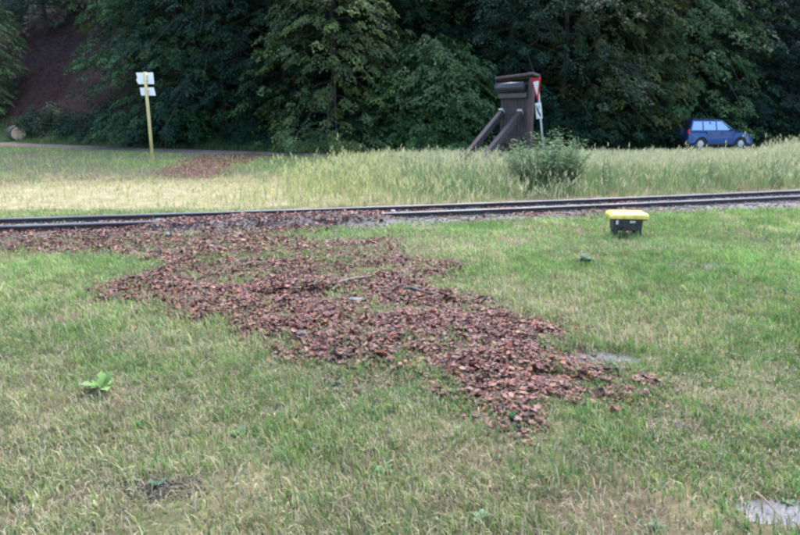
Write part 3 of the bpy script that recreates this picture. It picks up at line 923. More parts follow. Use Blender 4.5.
# ------------------------------------------------------------------ trail sign on its yellow post
p = at(153, 164)
ts = empty('trail_signpost', (p.x, p.y, 0), 0, 'slender pale yellow post carrying two white boards, one above the other', 'signpost')
ht = at_y(145, 72, p.y).z
sc_ = p.y / FPX
bm = bmesh.new(); add_tube(bm, [(0, 0, -.3), (0, 0, ht - .45), (0, 0, ht)], [.06, .056, .056], 14)
bm_obj('post', bm, M_YPOST, ts, True)
kx = sc_ * 1.02
def board(name, x0, x1, y0, y1, notch):
    z0, z1 = at_y(145, y1, p.y).z, at_y(145, y0, p.y).z
    a, b = x0 * kx, x1 * kx
    zm = (z0 + z1) / 2
    pts = [(a, z1), (b, z1 + .01), (b + .01, z0 + .005), (a + .06, z0), (a - .01, zm - .06), (a + .04, zm + .04)] if notch else [(a, z1), (b - .02, z1 + .01), (b + .03, z0), (a + .02, z0 + .01)]
    o = bm_obj(name, prism(bmesh.new(), pts, 0.062, 0.078), M_WHITE, ts)
    return o
board('upper_board', -9, 7, 72.5, 84, True)
board('lower_board', -6.5, 7, 87.5, 95.5, False)
for z in (ht - .12, ht - .32, ht - .68):
    box_obj('bracket', (0, 0.03, z), (0.15, 0.06, 0.03), M_STEELG, ts, None, .004)

# ------------------------------------------------------------------ blue off-road car
CY = 36.5
cx = (712.5 - 400) / FPX * (CY * math.cos(PITCH) + 0.9 * math.sin(PITCH)) * 1.0
car = empty('parked_car', (cx, CY, 0.03), math.radians(7), 'blue five-door off-road car with spare wheel on its back, on the road', 'car')
def arch(cx_, r, n=9):
    return [(cx_ + r * math.cos(a), 0.34 + r * math.sin(a)) for a in [math.radians(-8 + 196 * i / (n - 1)) for i in range(n)]]
lower = [(-1.93, 0.36), (-1.98, 0.55), (-1.96, 0.95), (-1.90, 1.06), (0.70, 1.06), (0.95, 1.03), (1.55, 0.95), (1.80, 0.86), (1.93, 0.72), (1.99, 0.50), (1.94, 0.30)]
lower += arch(1.22, 0.39) + [(0.80, 0.27), (-0.80, 0.27)] + arch(-1.22, 0.39)
def loft_body(profile, hw_fn, name, m):
    bm = bmesh.new()
    secs = []
    for (f, k) in ((-1, 0), (-1, 1), (1, 1), (1, 0)):
        secs.append([bm.verts.new((x * (0.985 if k == 0 else 1.0), f * hw_fn(x, z) * (1.0 if k == 0 else 0.90), z * (1 if k == 0 else 1.0) + (0.0 if k == 0 else 0.0))) for x, z in profile])
    n = len(profile)
    for i in range(3):
        for q in range(n): bm.faces.new((secs[i][q], secs[i][(q + 1) % n], secs[i + 1][(q + 1) % n], secs[i + 1][q]))
    bm.faces.new(secs[0][::-1]); bm.faces.new(secs[3])
    return bm_obj(name, bm, m, car)
def hw(x, z):
    w = 0.86 - 0.10 * max(0, (z - 0.75)) - 0.06 * max(0, (0.45 - z)) * 2
    if x > 1.2: w -= 0.14 * ((x - 1.2) / 0.8) ** 2
    if x < -1.5: w -= 0.08 * ((-1.5 - x) / 0.5) ** 2
    return w
body = loft_body(lower, hw, 'body', M_BLUE)
# greenhouse
bm = bmesh.new()
bot = [(-1.92, 0.80), (0.74, 0.81), (0.74, -0.81), (-1.92, -0.80)]
topv = [(-1.70, 0.62), (0.0, 0.62), (0.0, -0.62), (-1.70, -0.62)]
b1 = [bm.verts.new((x, y, 1.045)) for x, y in bot]
t1 = [bm.verts.new((x, y, 1.62)) for x, y in topv]
t2 = [bm.verts.new((x * .93 - .05, y * .8, 1.675)) for x, y in topv]
for A2, B2 in ((b1, t1), (t1, t2)):
    for q in range(4): bm.faces.new((A2[q], A2[(q + 1) % 4], B2[(q + 1) % 4], B2[q]))
bm.faces.new(t2); bm.faces.new(b1[::-1])
cabin = bm_obj('cabin', bm, M_BLUE, car)
def lerp(a, b, t): return a + (b - a) * t
def side_pt(x, t, s, out):
    """x given at belt height; t 0 belt .. 1 roof edge"""
    fx = (x + 1.92) / 2.66
    xt = min(max(x, -1.64), -0.07)
    yb, yt = lerp(0.80, 0.81, fx), 0.62
    return Vector((lerp(x, xt, t), s * (lerp(yb, yt, t) + out), lerp(1.045, 1.62, t)))
def slab(name, q, m, parent, th=0.012, nrm=None):
    bm = bmesh.new()
    nrm = nrm or (q[1] - q[0]).cross(q[2] - q[1]).normalized()
    a = [bm.verts.new(v) for v in q]; b = [bm.verts.new(v - nrm * th) for v in q]
    n = len(q)
    bm.faces.new(a); bm.faces.new(b[::-1])
    for i in range(n): bm.faces.new((a[i], b[i], b[(i + 1) % n], a[(i + 1) % n]))
    return bm_obj(name, bm, m, parent)
for s in (-1, 1):
    nrm = Vector((0, s * .95, .31))
    for (x0, x1) in ((-1.82, -1.16), (-1.08, -0.36), (-0.28, 0.56)):
        slab('side_window', [side_pt(x0, .08, s, .012), side_pt(x1, .08, s, .012), side_pt(x1, .90, s, .012), side_pt(x0, .90, s, .012)], M_GLASS, car, nrm=nrm)
    for (x0, x1) in ((-0.70, -0.02), (0.02, 0.82)):
        d = slab('door', [Vector((x0, s * (hw(x0, .36) + .008), .36)), Vector((x1, s * (hw(x1, .36) + .008), .36)), Vector((x1, s * (hw(x1, 1.0) + .008), 1.02)), Vector((x0 - (.22 if x0 < -.5 else 0), s * (hw(x0, 1.0) + .008), 1.02))], M_BLUE, car, th=.03, nrm=Vector((0, s, 0)))
        box_obj('handle', (x0 + .10, s * (hw(x0, .9) + .02), .90), (.16, .03, .035), M_BLUE, d, None, .006)
    box_obj('sill_trim', (0, s * .835, .31), (1.6, .06, .09), M_DPLAST, car, None, .01)
    box_obj('roof_rail', (-.95, s * .56, 1.70), (1.3, .03, .03), M_DPLAST, car, None, .006)
    box_obj('mirror', (.52, s * .93, 1.10), (.09, .16, .13), M_BLUE, car, None, .025)
    box_obj('tail_light', (-1.94, s * .73, 1.0), (.12, .13, .24), M_TAIL, car, None, .02)
    box_obj('headlight', (1.80, s * .63, .80), (.24, .24, .13), M_LAMP, car, Matrix.Rotation(math.radians(18), 3, 'Y'), .03)
    for wx in (-1.22, 1.22):
        wr = empty('wheel_axle', (0, 0, 0)); bpy.data.objects.remove(wr)
        bm = bmesh.new()
        prof = [(0.20, -.10), (0.30, -.105), (0.335, -.08), (0.345, 0), (0.335, .08), (0.30, .105), (0.20, .10)]
        n = 24; rings = []
        for r_, y_ in prof: rings.append([bm.verts.new((wx + r_ * math.cos(2 * math.pi * q / n), s * .76 + y_, .34 + r_ * math.sin(2 * math.pi * q / n))) for q in range(n)])
        for i in range(len(prof) - 1):
            for q in range(n): bm.faces.new((rings[i][q], rings[i][(q + 1) % n], rings[i + 1][(q + 1) % n], rings[i + 1][q]))
        for q in range(n): bm.faces.new((rings[-1][q], rings[-1][(q + 1) % n], rings[0][(q + 1) % n], rings[0][q]))
        ty_ = bm_obj('wheel', bm, M_TYRE, car, True)
        bm = bmesh.new()
        add_tube(bm, [(wx, s * .80, .34), (wx, s * .815, .34)], [.205, .19], 20)
        for q in range(5):
            a = 2 * math.pi * q / 5
            add_box(bm, (wx + .12 * math.cos(a), s * .83, .34 + .12 * math.sin(a)), (.20, .03, .055), Matrix.Rotation(-a, 3, 'Y'))
        bm_obj('rim', bm, M_ALLOY, ty_)
slab('windscreen', [Vector((.735, -.70, 1.10)), Vector((.735, .70, 1.10)), Vector((.04, .56, 1.60)), Vector((.04, -.56, 1.60))], M_GLASS, car, nrm=Vector((.55, 0, .83))).location = (.022, 0, .02)
slab('rear_window', [Vector((-1.915, .62, 1.16)), Vector((-1.915, -.62, 1.16)), Vector((-1.735, -.52, 1.56)), Vector((-1.735, .52, 1.56))], M_DPLAST, car, nrm=Vector((-.9, 0, .4))).location = (-.02, 0, .01)
box_obj('rear_bumper', (-1.98, 0, .47), (.14, 1.58, .22), M_DPLAST, car, None, .04, 2)
box_obj('front_bumper', (1.96, 0, .46), (.14, 1.42, .24), M_BLUE, car, None, .05, 2)
box_obj('grille', (1.93, 0, .74), (.08, .8, .12), M_DPLAST, car, None, .02)
bm = bmesh.new(); add_tube(bm, [(-1.96, -.05, .92), (-2.0, -.05, .92), (-2.16, -.05, .92), (-2.19, -.05, .92)], [.32, .345, .345, .30], 24)
sp = bm_obj('spare_wheel', bm, M_TYRE, car)
bm = bmesh.new(); add_tube(bm, [(-2.185, -.05, .92), (-2.205, -.05, .92)], [.27, .24], 24)
bm_obj('spare_cover', bm, M_BLUE, sp)

# ------------------------------------------------------------------ cut log by the road
LOGY = float(road_y(-29.5)) + 2.3
p = at(17, 140)
lg = empty('cut_log', (at_y(17, 130, LOGY).x, LOGY, 0.15), math.radians(-50), 'thick cut log with a pale sawn end lying by the gravel road', 'log')
bm = bmesh.new(); add_tube(bm, [(-.95, 0, .52), (-.3, 0.02, .55), (.2, 0, .52), (.42, 0, .52)], [.62, .56, .55, .56], 18)
bm_obj('bark', bm, M_BARK, lg, False)
bm = bmesh.new(); add_tube(bm, [(.41, 0, .52), (.45, 0, .52)], [.50, .48], 18)
bm_obj('cut_face', bm, mat('fresh sawn wood', (0.55, 0.40, 0.26), .8, var=.25, scale=8), lg)

# ------------------------------------------------------------------ sticks and stones
def stick(name, a, b, r, m, label, cat='stick', bend=.03, twig=True):
    A2 = at(*a); B2 = at(*b)
    za, zb = float(gz(A2.x, A2.y)) + r + .02, float(gz(B2.x, B2.y)) + r + .02
    A2.z, B2.z = za, zb
    mid = (A2 + B2) / 2 + Vector((0, bend, .012))
    bm = bmesh.new()
    o0 = A2.copy()
    add_tube(bm, [A2 - o0, (A2 * .6 + mid * .4) - o0 + Vector((0, .01, 0)), mid - o0, B2 - o0], [r, r * 1.05, r * .95, r * .6], 8)
    if twig:
        d = (B2 - A2)
        add_tube(bm, [mid - o0, mid - o0 + d * .18 + Vector((0, .06, .02))], [r * .5, r * .25], 5)
    o = bm_obj(name, bm, m)
    o.location = o0
    return tag(o, label, cat)
stick('stick', (338, 290), (371, 284), .018, M_PSTICK, 'thick pale broken stick lying across the middle of the leaf drift', bend=.0)
stick('stick', (402, 296), (423, 299), .018, M_STICK, 'short black wet stick among the leaves', twig=False)
stick('stick', (424, 299), (442, 305), .012, M_STICK, 'thin black twig end to end with a short black stick', twig=False)
stick('stick', (243, 271), (265, 269), .014, M_PSTICK, 'slim orange brown stick on the leaf drift nearer the track', twig=False)
stick('stick', (276, 213), (279, 222), .012, M_STICK, 'dark upright-looking stick lying across the buried near rail')
stick('dry_stalk', (753, 494), (782, 517), .0045, M_PSTICK, 'dry straw-coloured stalk crossing a silt puddle', 'stalk', twig=False)
stick('dry_stalk', (150, 268), (168, 262), .008, M_PSTICK, 'pale dry stalk at the grassy left edge of the leaf drift', 'stalk', twig=False)

def stone(px, py, sx, sy, sz, m, label, seed, rz=0, lift=.4):
    c = at(px, py)
    bm = bmesh.new()
    bmesh.ops.create_icosphere(bm, subdivisions=2, radius=1)
    r = random.Random(seed)
    for v in bm.verts:
        f = 1 + r.uniform(-.16, .16)
        v.co = Vector((max(-.8, min(.8, v.co.x)) * sx * f, max(-.8, min(.8, v.co.y)) * sy * f, max(-.7, min(.7, v.co.z)) * sz * f))
    o = bm_obj('stone', bm, m)
    o.location = (c.x, c.y, float(gz(c.x, c.y)) + sz * lift); o.rotation_euler = (0, r.uniform(-.2, .2), rz)
    return tag(o, label, 'stone')
stone(168, 239, .035, .05, .06, M_STONE, 'pale upright stone beside the silt puddle near the track', 1, .3)
stone(393, 216, .055, .05, .07, M_PSTONE, 'small white stone lying by the near rail', 2)
stone(160, 224, .10, .07, .05, M_STONE, 'grey pink stone on the buried near rail', 3)
stone(357, 304, .09, .05, .03, M_STONE, 'flat blue grey stone in the leaf drift below the pale stick', 4)
stone(380, 316, .03, .025, .025, M_PSTONE, 'tiny white pebble in the middle of the leaf drift', 5)
stone(302, 340, .055, .05, .045, M_STICK, 'blackish lump among the leaves near the front of the drift', 6)
stone(197, 305, .10, .06, .04, M_STICK, 'dark flat lump near the left edge of the leaf drift', 7)
stone(543, 361, .025, .022, .02, M_PSTONE, 'small white pebble beside the right tongue of leaves', 8)
stone(645, 394, .022, .018, .018, M_PSTONE, 'small white pebble at the tip of the leaf tongue', 9)

# molehill of dark crumbs
n = 260
x = MOLE.x + rng.normal(0, .10, n); y = MOLE.y + rng.normal(0, .055, n)
rr = np.hypot((x - MOLE.x) / .22, (y - MOLE.y) / .13)
keep = rr < 1.3
x, y, rr = x[keep], y[keep], rr[keep]; n = len(x)
ic = np.array([(0, 0, 1), (.9, 0, .1), (0, .9, 0), (-.9, 0, .1), (0, -.9, 0)], float)
fc = np.array([(0, 1, 2), (0, 2, 3), (0, 3, 4), (0, 4, 1), (1, 4, 3), (1, 3, 2)])
s = rng.uniform(.004, .012, n)
P = ic[None] * rng.uniform(.6, 1.3, (n, 5, 3)) * s[:, None, None]
P[..., 0] += x[:, None]; P[..., 1] += y[:, None]; P[..., 2] += (gz(x, y) + .03 * np.clip(1 - rr, 0, 1))[:, None]
tag(mesh_obj('molehill', P.reshape(-1, 3), (fc[None] + (np.arange(n) * 5)[:, None, None]).reshape(-1, 3), M_STONE_A,
             cols=np.repeat(np.array([[.085, .07, .066]]) * rng.uniform(.6, 1.6, (n, 1)), 5, 0)), 'small dark crumbly molehill in the straw-coloured grass', 'molehill', kind='stuff')

# ------------------------------------------------------------------ broad-leaved weeds in the lawn
def weed(px, py, nl, size, col, label, lift=.5, seed=0, name='weed_plant', lobed=False):
    c = at(px, py)
    r = random.Random(seed)
    root = empty(name, (c.x, c.y, float(gz(c.x, c.y))), r.uniform(0, 6), label, 'weed')
    for k in range(nl):
        a = 2 * math.pi * k / nl + r.uniform(-.3, .3)
        L_ = size * r.uniform(.7, 1.15); w = L_ * r.uniform(.14, .24)
        el = min(1.45, lift * r.uniform(.35, 1.8))
        seg = 6
        V, F_ = [], []
        for i in range(seg + 1):
            t = i / seg
            rr_ = L_ * t; z = L_ * (math.sin(el) * t - .55 * t * t * (1 - .4 * el)) + .012
            ww = w * math.sin(math.pi * min(1, .12 + .88 * t)) ** .8 * (1 + (.35 * (-1) ** i if lobed else 0))
            for s in (-1, 0, 1):
                V.append((rr_ * math.cos(el * .85), s * ww, max(.008, z) + (abs(s) * ww * .12)))
        for i in range(seg):
            for s in (0, 1):
                b = i * 3 + s
                F_.append((b, b + 1, b + 4, b + 3))
        cc_ = np.array(col) * r.uniform(.75, 1.25)
        o = mesh_obj('leaf', np.array(V), np.array(F_), M_WEED, root, cols=np.tile(cc_, (len(V), 1)))
        o.rotation_euler = (0, 0, a)
    return root
weed(103, 393, 10, .15, (0.19, 0.32, 0.10), 'bright green broad-leaved weed alone in thin grass', 1.1, 1, lobed=True)
weed(586, 263, 22, .16, (0.10, 0.17, 0.10), 'dusty blue green weed clump in the grass below the yellow-lidded box', .6, 2)
weed(141, 428, 6, .065, (0.13, 0.23, 0.10), 'small upright green weed beyond the molehill', 1.1, 3)
weed(75, 332, 10, .09, (0.12, 0.21, 0.11), 'pale green weed rosette left of the leaf drift', .6, 4)
weed(385, 470, 6, .07, (0.10, 0.20, 0.10), 'little dark green rosette in the foreground straw', .5, 5)
weed(480, 520, 5, .06, (0.12, 0.24, 0.13), 'tiny pale green rosette in the very front grass', .6, 6)
weed(156, 490, 9, .07, (0.09, 0.17, 0.09), 'dark blue green weed growing on the molehill', .7, 13)
weed(240, 432, 12, .06, (0.085, 0.15, 0.075), 'low dark clover-like weed patch amid straw', .5, 7)
weed(335, 388, 10, .07, (0.08, 0.14, 0.07), 'dark low weed at the front edge of the leaf drift', .6, 8)
weed(616, 374, 10, .08, (0.10, 0.18, 0.08), 'low green weed beside the silt puddle in the lawn', .6, 9)
weed(512, 425, 7, .08, (0.11, 0.20, 0.08), 'upright grassy green sprout in the leaf tongue', 1.5, 10)
weed(790, 500, 5, .04, (0.16, 0.27, 0.15), 'small pale leaf cluster in the corner silt puddle', .6, 11)
weed(655, 525, 7, .05, (0.12, 0.22, 0.11), 'pale green plantain rosette near the corner silt puddle', .6, 12)

# ------------------------------------------------------------------ leafy plants: shared leaf-spray builder
def leaves_mesh(name, base, tipdir, normal, L_, Wd, col, m, parent):
    """diamond leaves: arrays (n,3)"""
    side = np.cross(tipdir, normal); side /= np.linalg.norm(side, axis=1, keepdims=True) + 1e-9
    n = len(base)
    V = np.zeros((n, 4, 3))
    V[:, 0] = base
    V[:, 1] = base + tipdir * (L_ * .45)[:, None] - side * (Wd * .5)[:, None]
    V[:, 2] = base + tipdir * L_[:, None] - np.array([0, 0, .12]) * L_[:, None]
    V[:, 3] = base + tipdir * (L_ * .45)[:, None] + side * (Wd * .5)[:, None]
    F_ = np.arange(n * 4).reshape(n, 4)
    return mesh_obj(name, V.reshape(-1, 3), F_, m, parent, cols=np.repeat(col, 4, 0))

def unit(v): return v / (np.linalg.norm(v, axis=-1, keepdims=True) + 1e-9)

def sprays(c, out, ln, nleaf, leafL, col_a, col_b, droop=.62, spread=.42, r=None):
    """c (n,3) spray roots, out (n,3) directions, ln (n,) lengths"""
    n = len(c)
    out = unit(out)
    side = unit(np.cross(out, np.tile([0, 0, 1.], (n, 1))))
    u = r.random((n, nleaf)); v = r.uniform(-1, 1, (n, nleaf)) * (1 - .55 * u)
    P = c[:, None] + out[:, None] * (u * ln[:, None])[..., None] + side[:, None] * (v * spread * ln[:, None])[..., None]
    P[..., 2] -= droop * ln[:, None] * (u ** 2 + .5 * np.abs(v)) + r.normal(0, .03, (n, nleaf))
    td = unit(out[:, None] * .8 + side[:, None] * (v * .9)[..., None] + np.array([0, 0, -.6]) + r.normal(0, .35, (n, nleaf, 3)))
    nm = unit(np.array([0, 0, 1.]) + out[:, None] * .5 + r.normal(0, .42, (n, nleaf, 3)))
    mixs = np.clip(r.normal(.5, .3, n), 0, 1)[:, None] * .7 + r.random((n, nleaf)) * .3
    col = np.array(col_a) + (np.array(col_b) - np.array(col_a)) * mixs[..., None]
    col = col * r.uniform(.75, 1.25, (n, nleaf, 1))
    L_ = leafL * r.uniform(.7, 1.3, (n, nleaf)); W_ = L_ * r.uniform(.48, .68, (n, nleaf))
    f = lambda a: a.reshape(-1, a.shape[-1])
    return f(P), f(td), f(nm), L_.ravel(), W_.ravel(), f(col)

def make_tree(seed, H, R, zmin, nlimb, nspray, nleaf, leafL, ca, cb, droop, profile, name='deciduous_tree', trunk_r=.22, flat=0.0):
    r = np.random.default_rng(seed); rr_ = random.Random(seed)
    root = empty(name)
    bm = bmesh.new()
    tp = [Vector((rr_.gauss(0, .12) * k * .5, rr_.gauss(0, .12) * k * .5, H * .92 * k / 6.0 - (.5 if k == 0 else 0))) for k in range(7)]
    add_tube(bm, tp, [trunk_r * (1.25 if k == 0 else 1) * (1 - k / 7.2) for k in range(7)], 9)
    C, O, LN = [], [], []
    for k in range(nlimb):
        f = (k + rr_.random()) / nlimb
        z0 = zmin + (H * .97 - zmin) * f ** 1.15
        t_ = z0 / H
        L_ = R * profile(t_) * rr_.uniform(.75, 1.15)
        a = k * 2.399 + rr_.uniform(-.5, .5)
        d = Vector((math.cos(a), math.sin(a), 0))
        rise = rr_.uniform(.15, .5) * (1 - flat); dr = droop * rr_.uniform(.6, 1.3)
        pth = lambda t: Vector((0, 0, z0)) + d * L_ * t + Vector((0, 0, L_ * (rise * t - dr * t * t)))
        rad = trunk_r * .30 * (1 - .7 * t_)
        add_tube(bm, [pth(0), pth(.35), pth(.7), pth(1)], [rad, rad * .75, rad * .5, rad * .2], 5)
        for q in range(nspray):
            t = rr_.uniform(.28, 1.0) ** .8
            sgn = rr_.gauss(0, 1)
            lat = sgn * .26 * L_ * (.5 + .5 * math.sin(t * 2.6))
            p_ = pth(t) + Vector((-d.y, d.x, 0)) * lat + Vector((0, 0, rr_.gauss(-.05, .32) - .22 * abs(lat)))
            if p_.z < .15: p_.z = .15 + rr_.random() * .3
            o_ = d + Vector((-d.y, d.x, 0)) * (.7 * sgn * .6)
            C.append(p_); O.append(o_); LN.append(rr_.uniform(.55, 1.05))
    bm_obj('trunk', bm, M_BARK, root)
    C, O, LN = np.array(C), np.array(O), np.array(LN)
    leaves_mesh('crown', *sprays(C, O, LN, nleaf, leafL, ca, cb, r=r), M_FOLIAGE, root)
    return root

pr_beech = lambda t: (0.55 + .75 * math.sin(math.pi * min(1, t * .8 + .22))) * (1 if t < .75 else max(.25, 1 - (t - .75) * 2.6))
pr_mound = lambda t: math.sqrt(max(.05, 1 - t ** 2.2))
DK, MD, LT, YL, BL = (.008, .027, .016), (.020, .055, .029), (.085, .155, .048), (.14, .19, .05), (.009, .031, .026)  # leaf greens; light and yellow tones brightened to paint highlights on the boughs
protos = {
    'a': make_tree(1, 15, 4.2, 1.6, 54, 24, 42, .155, DK, LT, .85, pr_beech),
    'b': make_tree(2, 16, 4.6, 0.8, 56, 24, 42, .15, DK, MD, .75, pr_beech),
    'c': make_tree(3, 14, 4.0, 1.0, 54, 24, 42, .165, MD, YL, 1.05, pr_beech),
    'e': make_tree(5, 16, 4.4, 0.7, 54, 24, 42, .14, BL, MD, .45, pr_beech, flat=.75),
    'm': make_tree(4, 5.6, 3.6, 0.3, 64, 24, 34, .17, DK, LT, .55, pr_mound, name='large_shrub', trunk_r=.12),
    's': make_tree(6, 1.9, 1.6, 0.15, 26, 14, 22, .14, DK, MD, .35, pr_mound, name='low_shrub', trunk_r=.05),
}
used = set()
def plant(kind, px, dy, s, label, cat, group=None, rz=None, zoff=0.0):
    """stand a tree dy metres beyond the forest edge on the sight line of column px"""
    u = (px - 400) / FPX
    y = 40.0
    for _ in range(60):
        d_ = y * math.cos(PITCH)
        y = .5 * y + .5 * (float(forest_y(u * d_ * 1.0)) + dy)
    x = u * y * math.cos(PITCH)
    o = protos[kind] if kind not in used else copy_tree(protos[kind])
    used.add(kind)
    z = float(hill_z(np.array(x), np.array(dy))) if dy > -1 else float(gz(x, y))
    o.location = (x, y, z - .1 + zoff)
    o.scale = (s, s, s * random.uniform(.92, 1.08))
    o.rotation_euler = (0, 0, rz if rz is not None else random.uniform(0, 6.28))
    for k in ('label', 'category', 'group'):
        if k in o: del o[k]
    return tag(o, label, cat, group)
random.seed(21)
TG = 'trees along the forest edge'
plant('b', -95, .3, 1.05, 'leafy tree at the forest edge beyond the end of the cut log', 'tree')
plant('a', -26, 1.0, 1.0, 'dark green tree rising behind the cut log', 'tree')
plant('a', 186, .4, 1.0, 'tree with drooping pale-tipped boughs behind the signpost with white boards', 'tree')
plant('b', 226, .8, .95, 'leafy tree between the signpost tree and the yellowish tree', 'tree')
plant('c', 335, -.2, .92, 'yellowish green tree with hanging boughs left of the big shrub', 'tree')
plant('b', 288, 3.0, 1.0, 'dark tree set back in the hollow left of the yellowish tree', 'tree')
plant('m', 436, -.6, 1.0, 'big rounded dense shrub left of the wooden buffer stop', 'shrub')
plant('e', 505, 2.6, 1.05, 'dark bluish tree rising behind the big rounded shrub', 'tree')
plant('b', 560, .6, 1.0, 'dark leafy tree behind the wooden buffer stop and give-way sign', 'tree')
plant('c', 600, 1.6, .98, 'olive green tree overhanging the meadow between sign and car', 'tree')
plant('a', 672, .6, 1.0, 'tree with bright drooping boughs behind the blue car\'s spare wheel', 'tree')
plant('e', 742, 1.6, .95, 'dark tree behind the blue car\'s bonnet', 'tree')
plant('e', 808, .3, 1.0, 'bluish tree with level layered boughs ahead of the blue car', 'tree')
plant('b', 880, .8, 1.05, 'leafy tree farthest along the road ahead of the blue car', 'tree')
for px, dy, k in ((-40, 8, 'b'), (58, 17.5, 'e'), (14, 20, 'b'), (98, 20, 'a'), (140, 19, 'b'), (172, 7, 'a'), (205, 8, 'b'), (262, 9, 'e'), (330, 7.5, 'b'), (395, 7, 'b'), (455, 8, 'a'), (520, 8.5, 'b'), (585, 8, 'e'), (645, 7.5, 'b'),  # far trees above the bare slope: added, mostly out of view, to shade it
                  (705, 8.5, 'a'), (770, 7.5, 'b'), (830, 8, 'e'), (895, 8, 'b'), (240, 15, 'a'), (320, 15, 'b'), (410, 15, 'e'), (500, 15, 'b'), (590, 16, 'a'), (680, 15, 'b'), (780, 15, 'b')):
    plant(k, px, dy, random.uniform(.95, 1.12), 'shadowed tree higher up the slope behind the forest-edge trees', 'tree', 'trees up the slope')
SHRUB_AT = ['at the far end of the cut log', 'beside the sawn end of the cut log', 'at the foot of the bare brown slope', 'between the bare brown slope and the yellow signpost',
            'directly behind the yellow signpost', 'across the road from the brown leaf patch', 'between the leaf patch and the lone nettle-like weed', 'directly behind the lone nettle-like weed',
            'under the yellowish green tree', 'between the yellowish tree and the big rounded shrub', 'between the big rounded shrub and the buffer stop', 'directly behind the buffer stop planks',
            'just past the give-way sign at the forest foot', 'in the middle of the forest foot between sign and car', 'next to the spare wheel of the blue car', 'behind the rear doors of the blue car',
            'behind the bonnet of the blue car', 'just ahead of the blue car at the forest foot', 'well ahead of the blue car, last along the road']
for px, dy, s in ((-24, .3, 1.1), (46, .2, 1.0), (78, .2, .8), (112, -.1, 1.0), (150, -.7, .8), (195, -.5, .9), (250, -.7, .75), (300, -.6, .9), (350, -1.0, .85), (385, -.9, 1.0), (485, -.7, 1.0), (525, -.6, 1.0),
                  (575, -.8, 1.1), (615, -.7, 1.0), (655, -.7, 1.1), (700, .2, 1.2), (745, -.4, 1.2), (790, -.8, 1.3), (840, -.8, 1.2)):
    plant('s', px, dy, s * 1.1, 'low dark green shrub ' + SHRUB_AT.pop(0), 'shrub', 'shrubs at the forest foot')

# ------------------------------------------------------------------ bush and tall weeds in the meadow
def stem_plant(name, loc, stems, h, spread, leafL, ca, cb, label, cat, seed, wl=.3, per=26, group=None):
    r = np.random.default_rng(seed); rr_ = random.Random(seed)
    root = empty(name, loc, 0, label, cat, group)
    bm = bmesh.new(); B, T, N, Lx, Wx, Cx = [], [], [], [], [], []
    for k in range(stems):
        a = rr_.uniform(0, 6.28); q = math.sqrt(rr_.random()) * spread
        hh = h * rr_.uniform(.65, 1.1) * (1 - .35 * (q / max(spread, .01)) ** 2)
        b = Vector((math.cos(a) * q * .45, math.sin(a) * q * .45, -.03)); t = Vector((math.cos(a) * q * 1.1, math.sin(a) * q * 1.1, hh))
        add_tube(bm, [b, (b + t) / 2 + Vector((0, 0, .04)), t], [.008, .006, .003], 4)
        for i in range(per):
            f = rr_.uniform(.12, 1.03)
            p_ = b.lerp(t, f); la = rr_.uniform(0, 6.28)
            td = Vector((math.cos(la), math.sin(la), rr_.uniform(-.1, .8))).normalized()
            B.append(p_); T.append(td); N.append((rr_.gauss(0, .3), rr_.gauss(0, .3), 1))
            L_ = leafL * rr_.uniform(.6, 1.2) * (1.15 - .5 * f); Lx.append(L_); Wx.append(L_ * wl)
            m_ = rr_.random(); Cx.append([(ca[j] + (cb[j] - ca[j]) * m_) * rr_.uniform(.8, 1.2) for j in range(3)])
    bm_obj('stem', bm, M_PSTICK if False else M_STEM, root)
    leaves_mesh('foliage', np.array(B), unit(np.array(T)), unit(np.array(N)), np.array(Lx), np.array(Wx), np.array(Cx), M_WEED, root)
    return root
M_STEM = mat('green stem', (.10, .14, .06), .6, var=.2)
p = at(551, 193)
stem_plant('wild_bush', (p.x, p.y + .5, 0), 150, 1.36, .98, .19, (.075, .15, .065), (.19, .28, .14), 'bushy grey green wild plant standing in front of the give-way sign', 'bush', 3, wl=.24, per=40)
p = at(575, 190)
stem_plant('wild_bush', (p.x + .1, p.y + 1.6, 0), 26, 1.15, .45, .17, (.09, .17, .06), (.16, .24, .09), 'smaller fresh green bush right of the grey green bush', 'bush', 4, per=30)
p = at(408, 188)
stem_plant('tall_weed', (p.x, p.y + .3, 0), 7, 1.0, .28, .15, (.06, .12, .06), (.11, .17, .08), 'dark tall weed with separate leaves at the left of the meadow', 'weed', 5, wl=.34, per=16)
p = at(425, 190)
stem_plant('tall_weed', (p.x + .3, p.y + 1.2, 0), 7, 1.05, .32, .15, (.07, .14, .07), (.12, .2, .09), 'tall green weed just right of the dark weed', 'weed', 6, wl=.34, per=16)
p = at(290, 158)
stem_plant('tall_weed', (p.x, p.y, 0), 7, 1.25, .35, .22, (.08, .17, .08), (.13, .24, .11), 'fresh green nettle-like weed standing alone at the gravel road edge', 'weed', 7, wl=.3, per=24)
p = at(470, 188)
stem_plant('tall_weed', (p.x, p.y + .6, 0), 12, .95, .5, .15, (.08, .16, .06), (.14, .22, .09), 'green weed thicket below the slanting braces of the buffer stop', 'weed', 8, wl=.3, per=20)
p = at(335, 178)
stem_plant('tall_weed', (p.x, p.y, 0), 6, .65, .3, .13, (.10, .18, .08), (.16, .24, .1), 'short pale weed in the yellow hay grass', 'weed', 9, wl=.3, per=16)

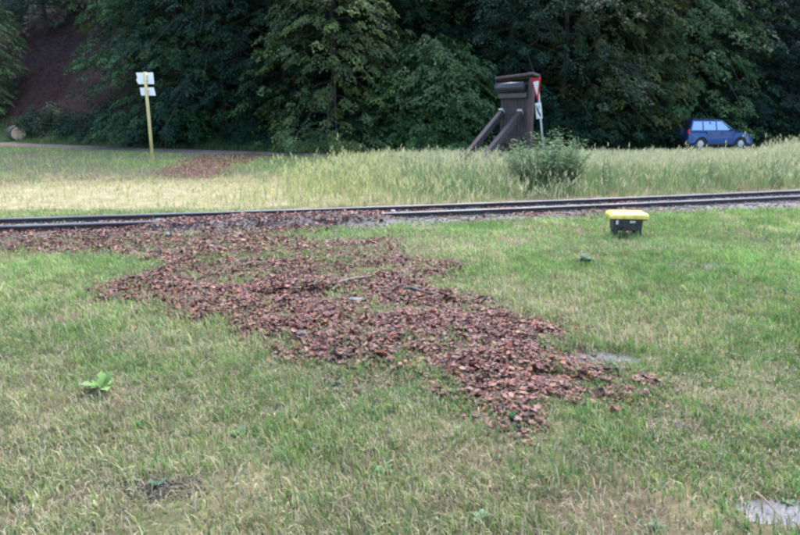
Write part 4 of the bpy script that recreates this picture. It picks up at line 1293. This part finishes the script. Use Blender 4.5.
# ------------------------------------------------------------------ brown leaves on the slope, low clover in the lawn
n = 42000
hx_ = rng.uniform(-46, -12, n); hd_ = rng.uniform(0.3, 26, n)
hz_ = hill_z(hx_, hd_); hy_ = forest_y(hx_) + hd_
a = rng.uniform(0, 6.28, n); L_ = rng.uniform(.08, .2, n)
td = unit(np.stack([np.cos(a), np.sin(a) * .8 - .3, rng.normal(0, .4, n)], 1)); nm = unit(np.stack([rng.normal(0, .4, n), -.6 + rng.normal(0, .4, n), np.ones(n)], 1))
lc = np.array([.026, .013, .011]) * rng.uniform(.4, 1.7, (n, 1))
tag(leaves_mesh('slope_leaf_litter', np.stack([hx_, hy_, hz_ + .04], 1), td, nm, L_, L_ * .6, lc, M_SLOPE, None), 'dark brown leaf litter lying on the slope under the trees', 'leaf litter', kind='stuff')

n = 26000
y = np.sqrt(rng.uniform(1.8 ** 2, 9.5 ** 2, n)); x = rng.uniform(-1, 1, n) * (.68 * y + .6)
keep = rng.random(n) < sstep(.50, .64, fbm(x * 1.9, y * 1.9, 150)) * (1 - .8 * drift(x, y)) + .03
x, y = x[keep], y[keep]; n = len(x)
a = rng.uniform(0, 6.28, n)
td = unit(np.stack([np.cos(a), np.sin(a), rng.uniform(-.1, .7, n)], 1)); nm = unit(np.stack([rng.normal(0, .6, n), rng.normal(0, .6, n), np.ones(n)], 1))
L_ = rng.uniform(.012, .03, n); lc = np.tile(np.array([.085, .16, .06]), (n, 1)); k = rng.random(n) < .3; lc[k] = (.14, .22, .10)
lc *= rng.uniform(.7, 1.3, (n, 1))
tag(leaves_mesh('clover', np.stack([x, y, gz(x, y) + rng.uniform(.012, .035, n)], 1), td, nm, L_, L_ * rng.uniform(.4, .8, n), lc, M_WEED, None), 'low broad-leaved clover and herb patches among the lawn grass', 'clover', kind='stuff')

random.seed(77)
for k in range(14):
    px, yy = random.uniform(395, 790), random.uniform(13.5, 20)
    q = at_y(px, 160, yy)
    if float(track_d(q.x, q.y)) < 1.5: continue
    stem_plant('meadow_herb', (q.x, q.y, 0), random.randint(5, 9), random.uniform(.6, .95), random.uniform(.2, .35), .12, (.09, .17, .07), (.17, .27, .11),
               'leafy green herb growing up through the tall meadow grass', 'weed', 100 + k, wl=.3, per=15, group='herbs in the meadow')
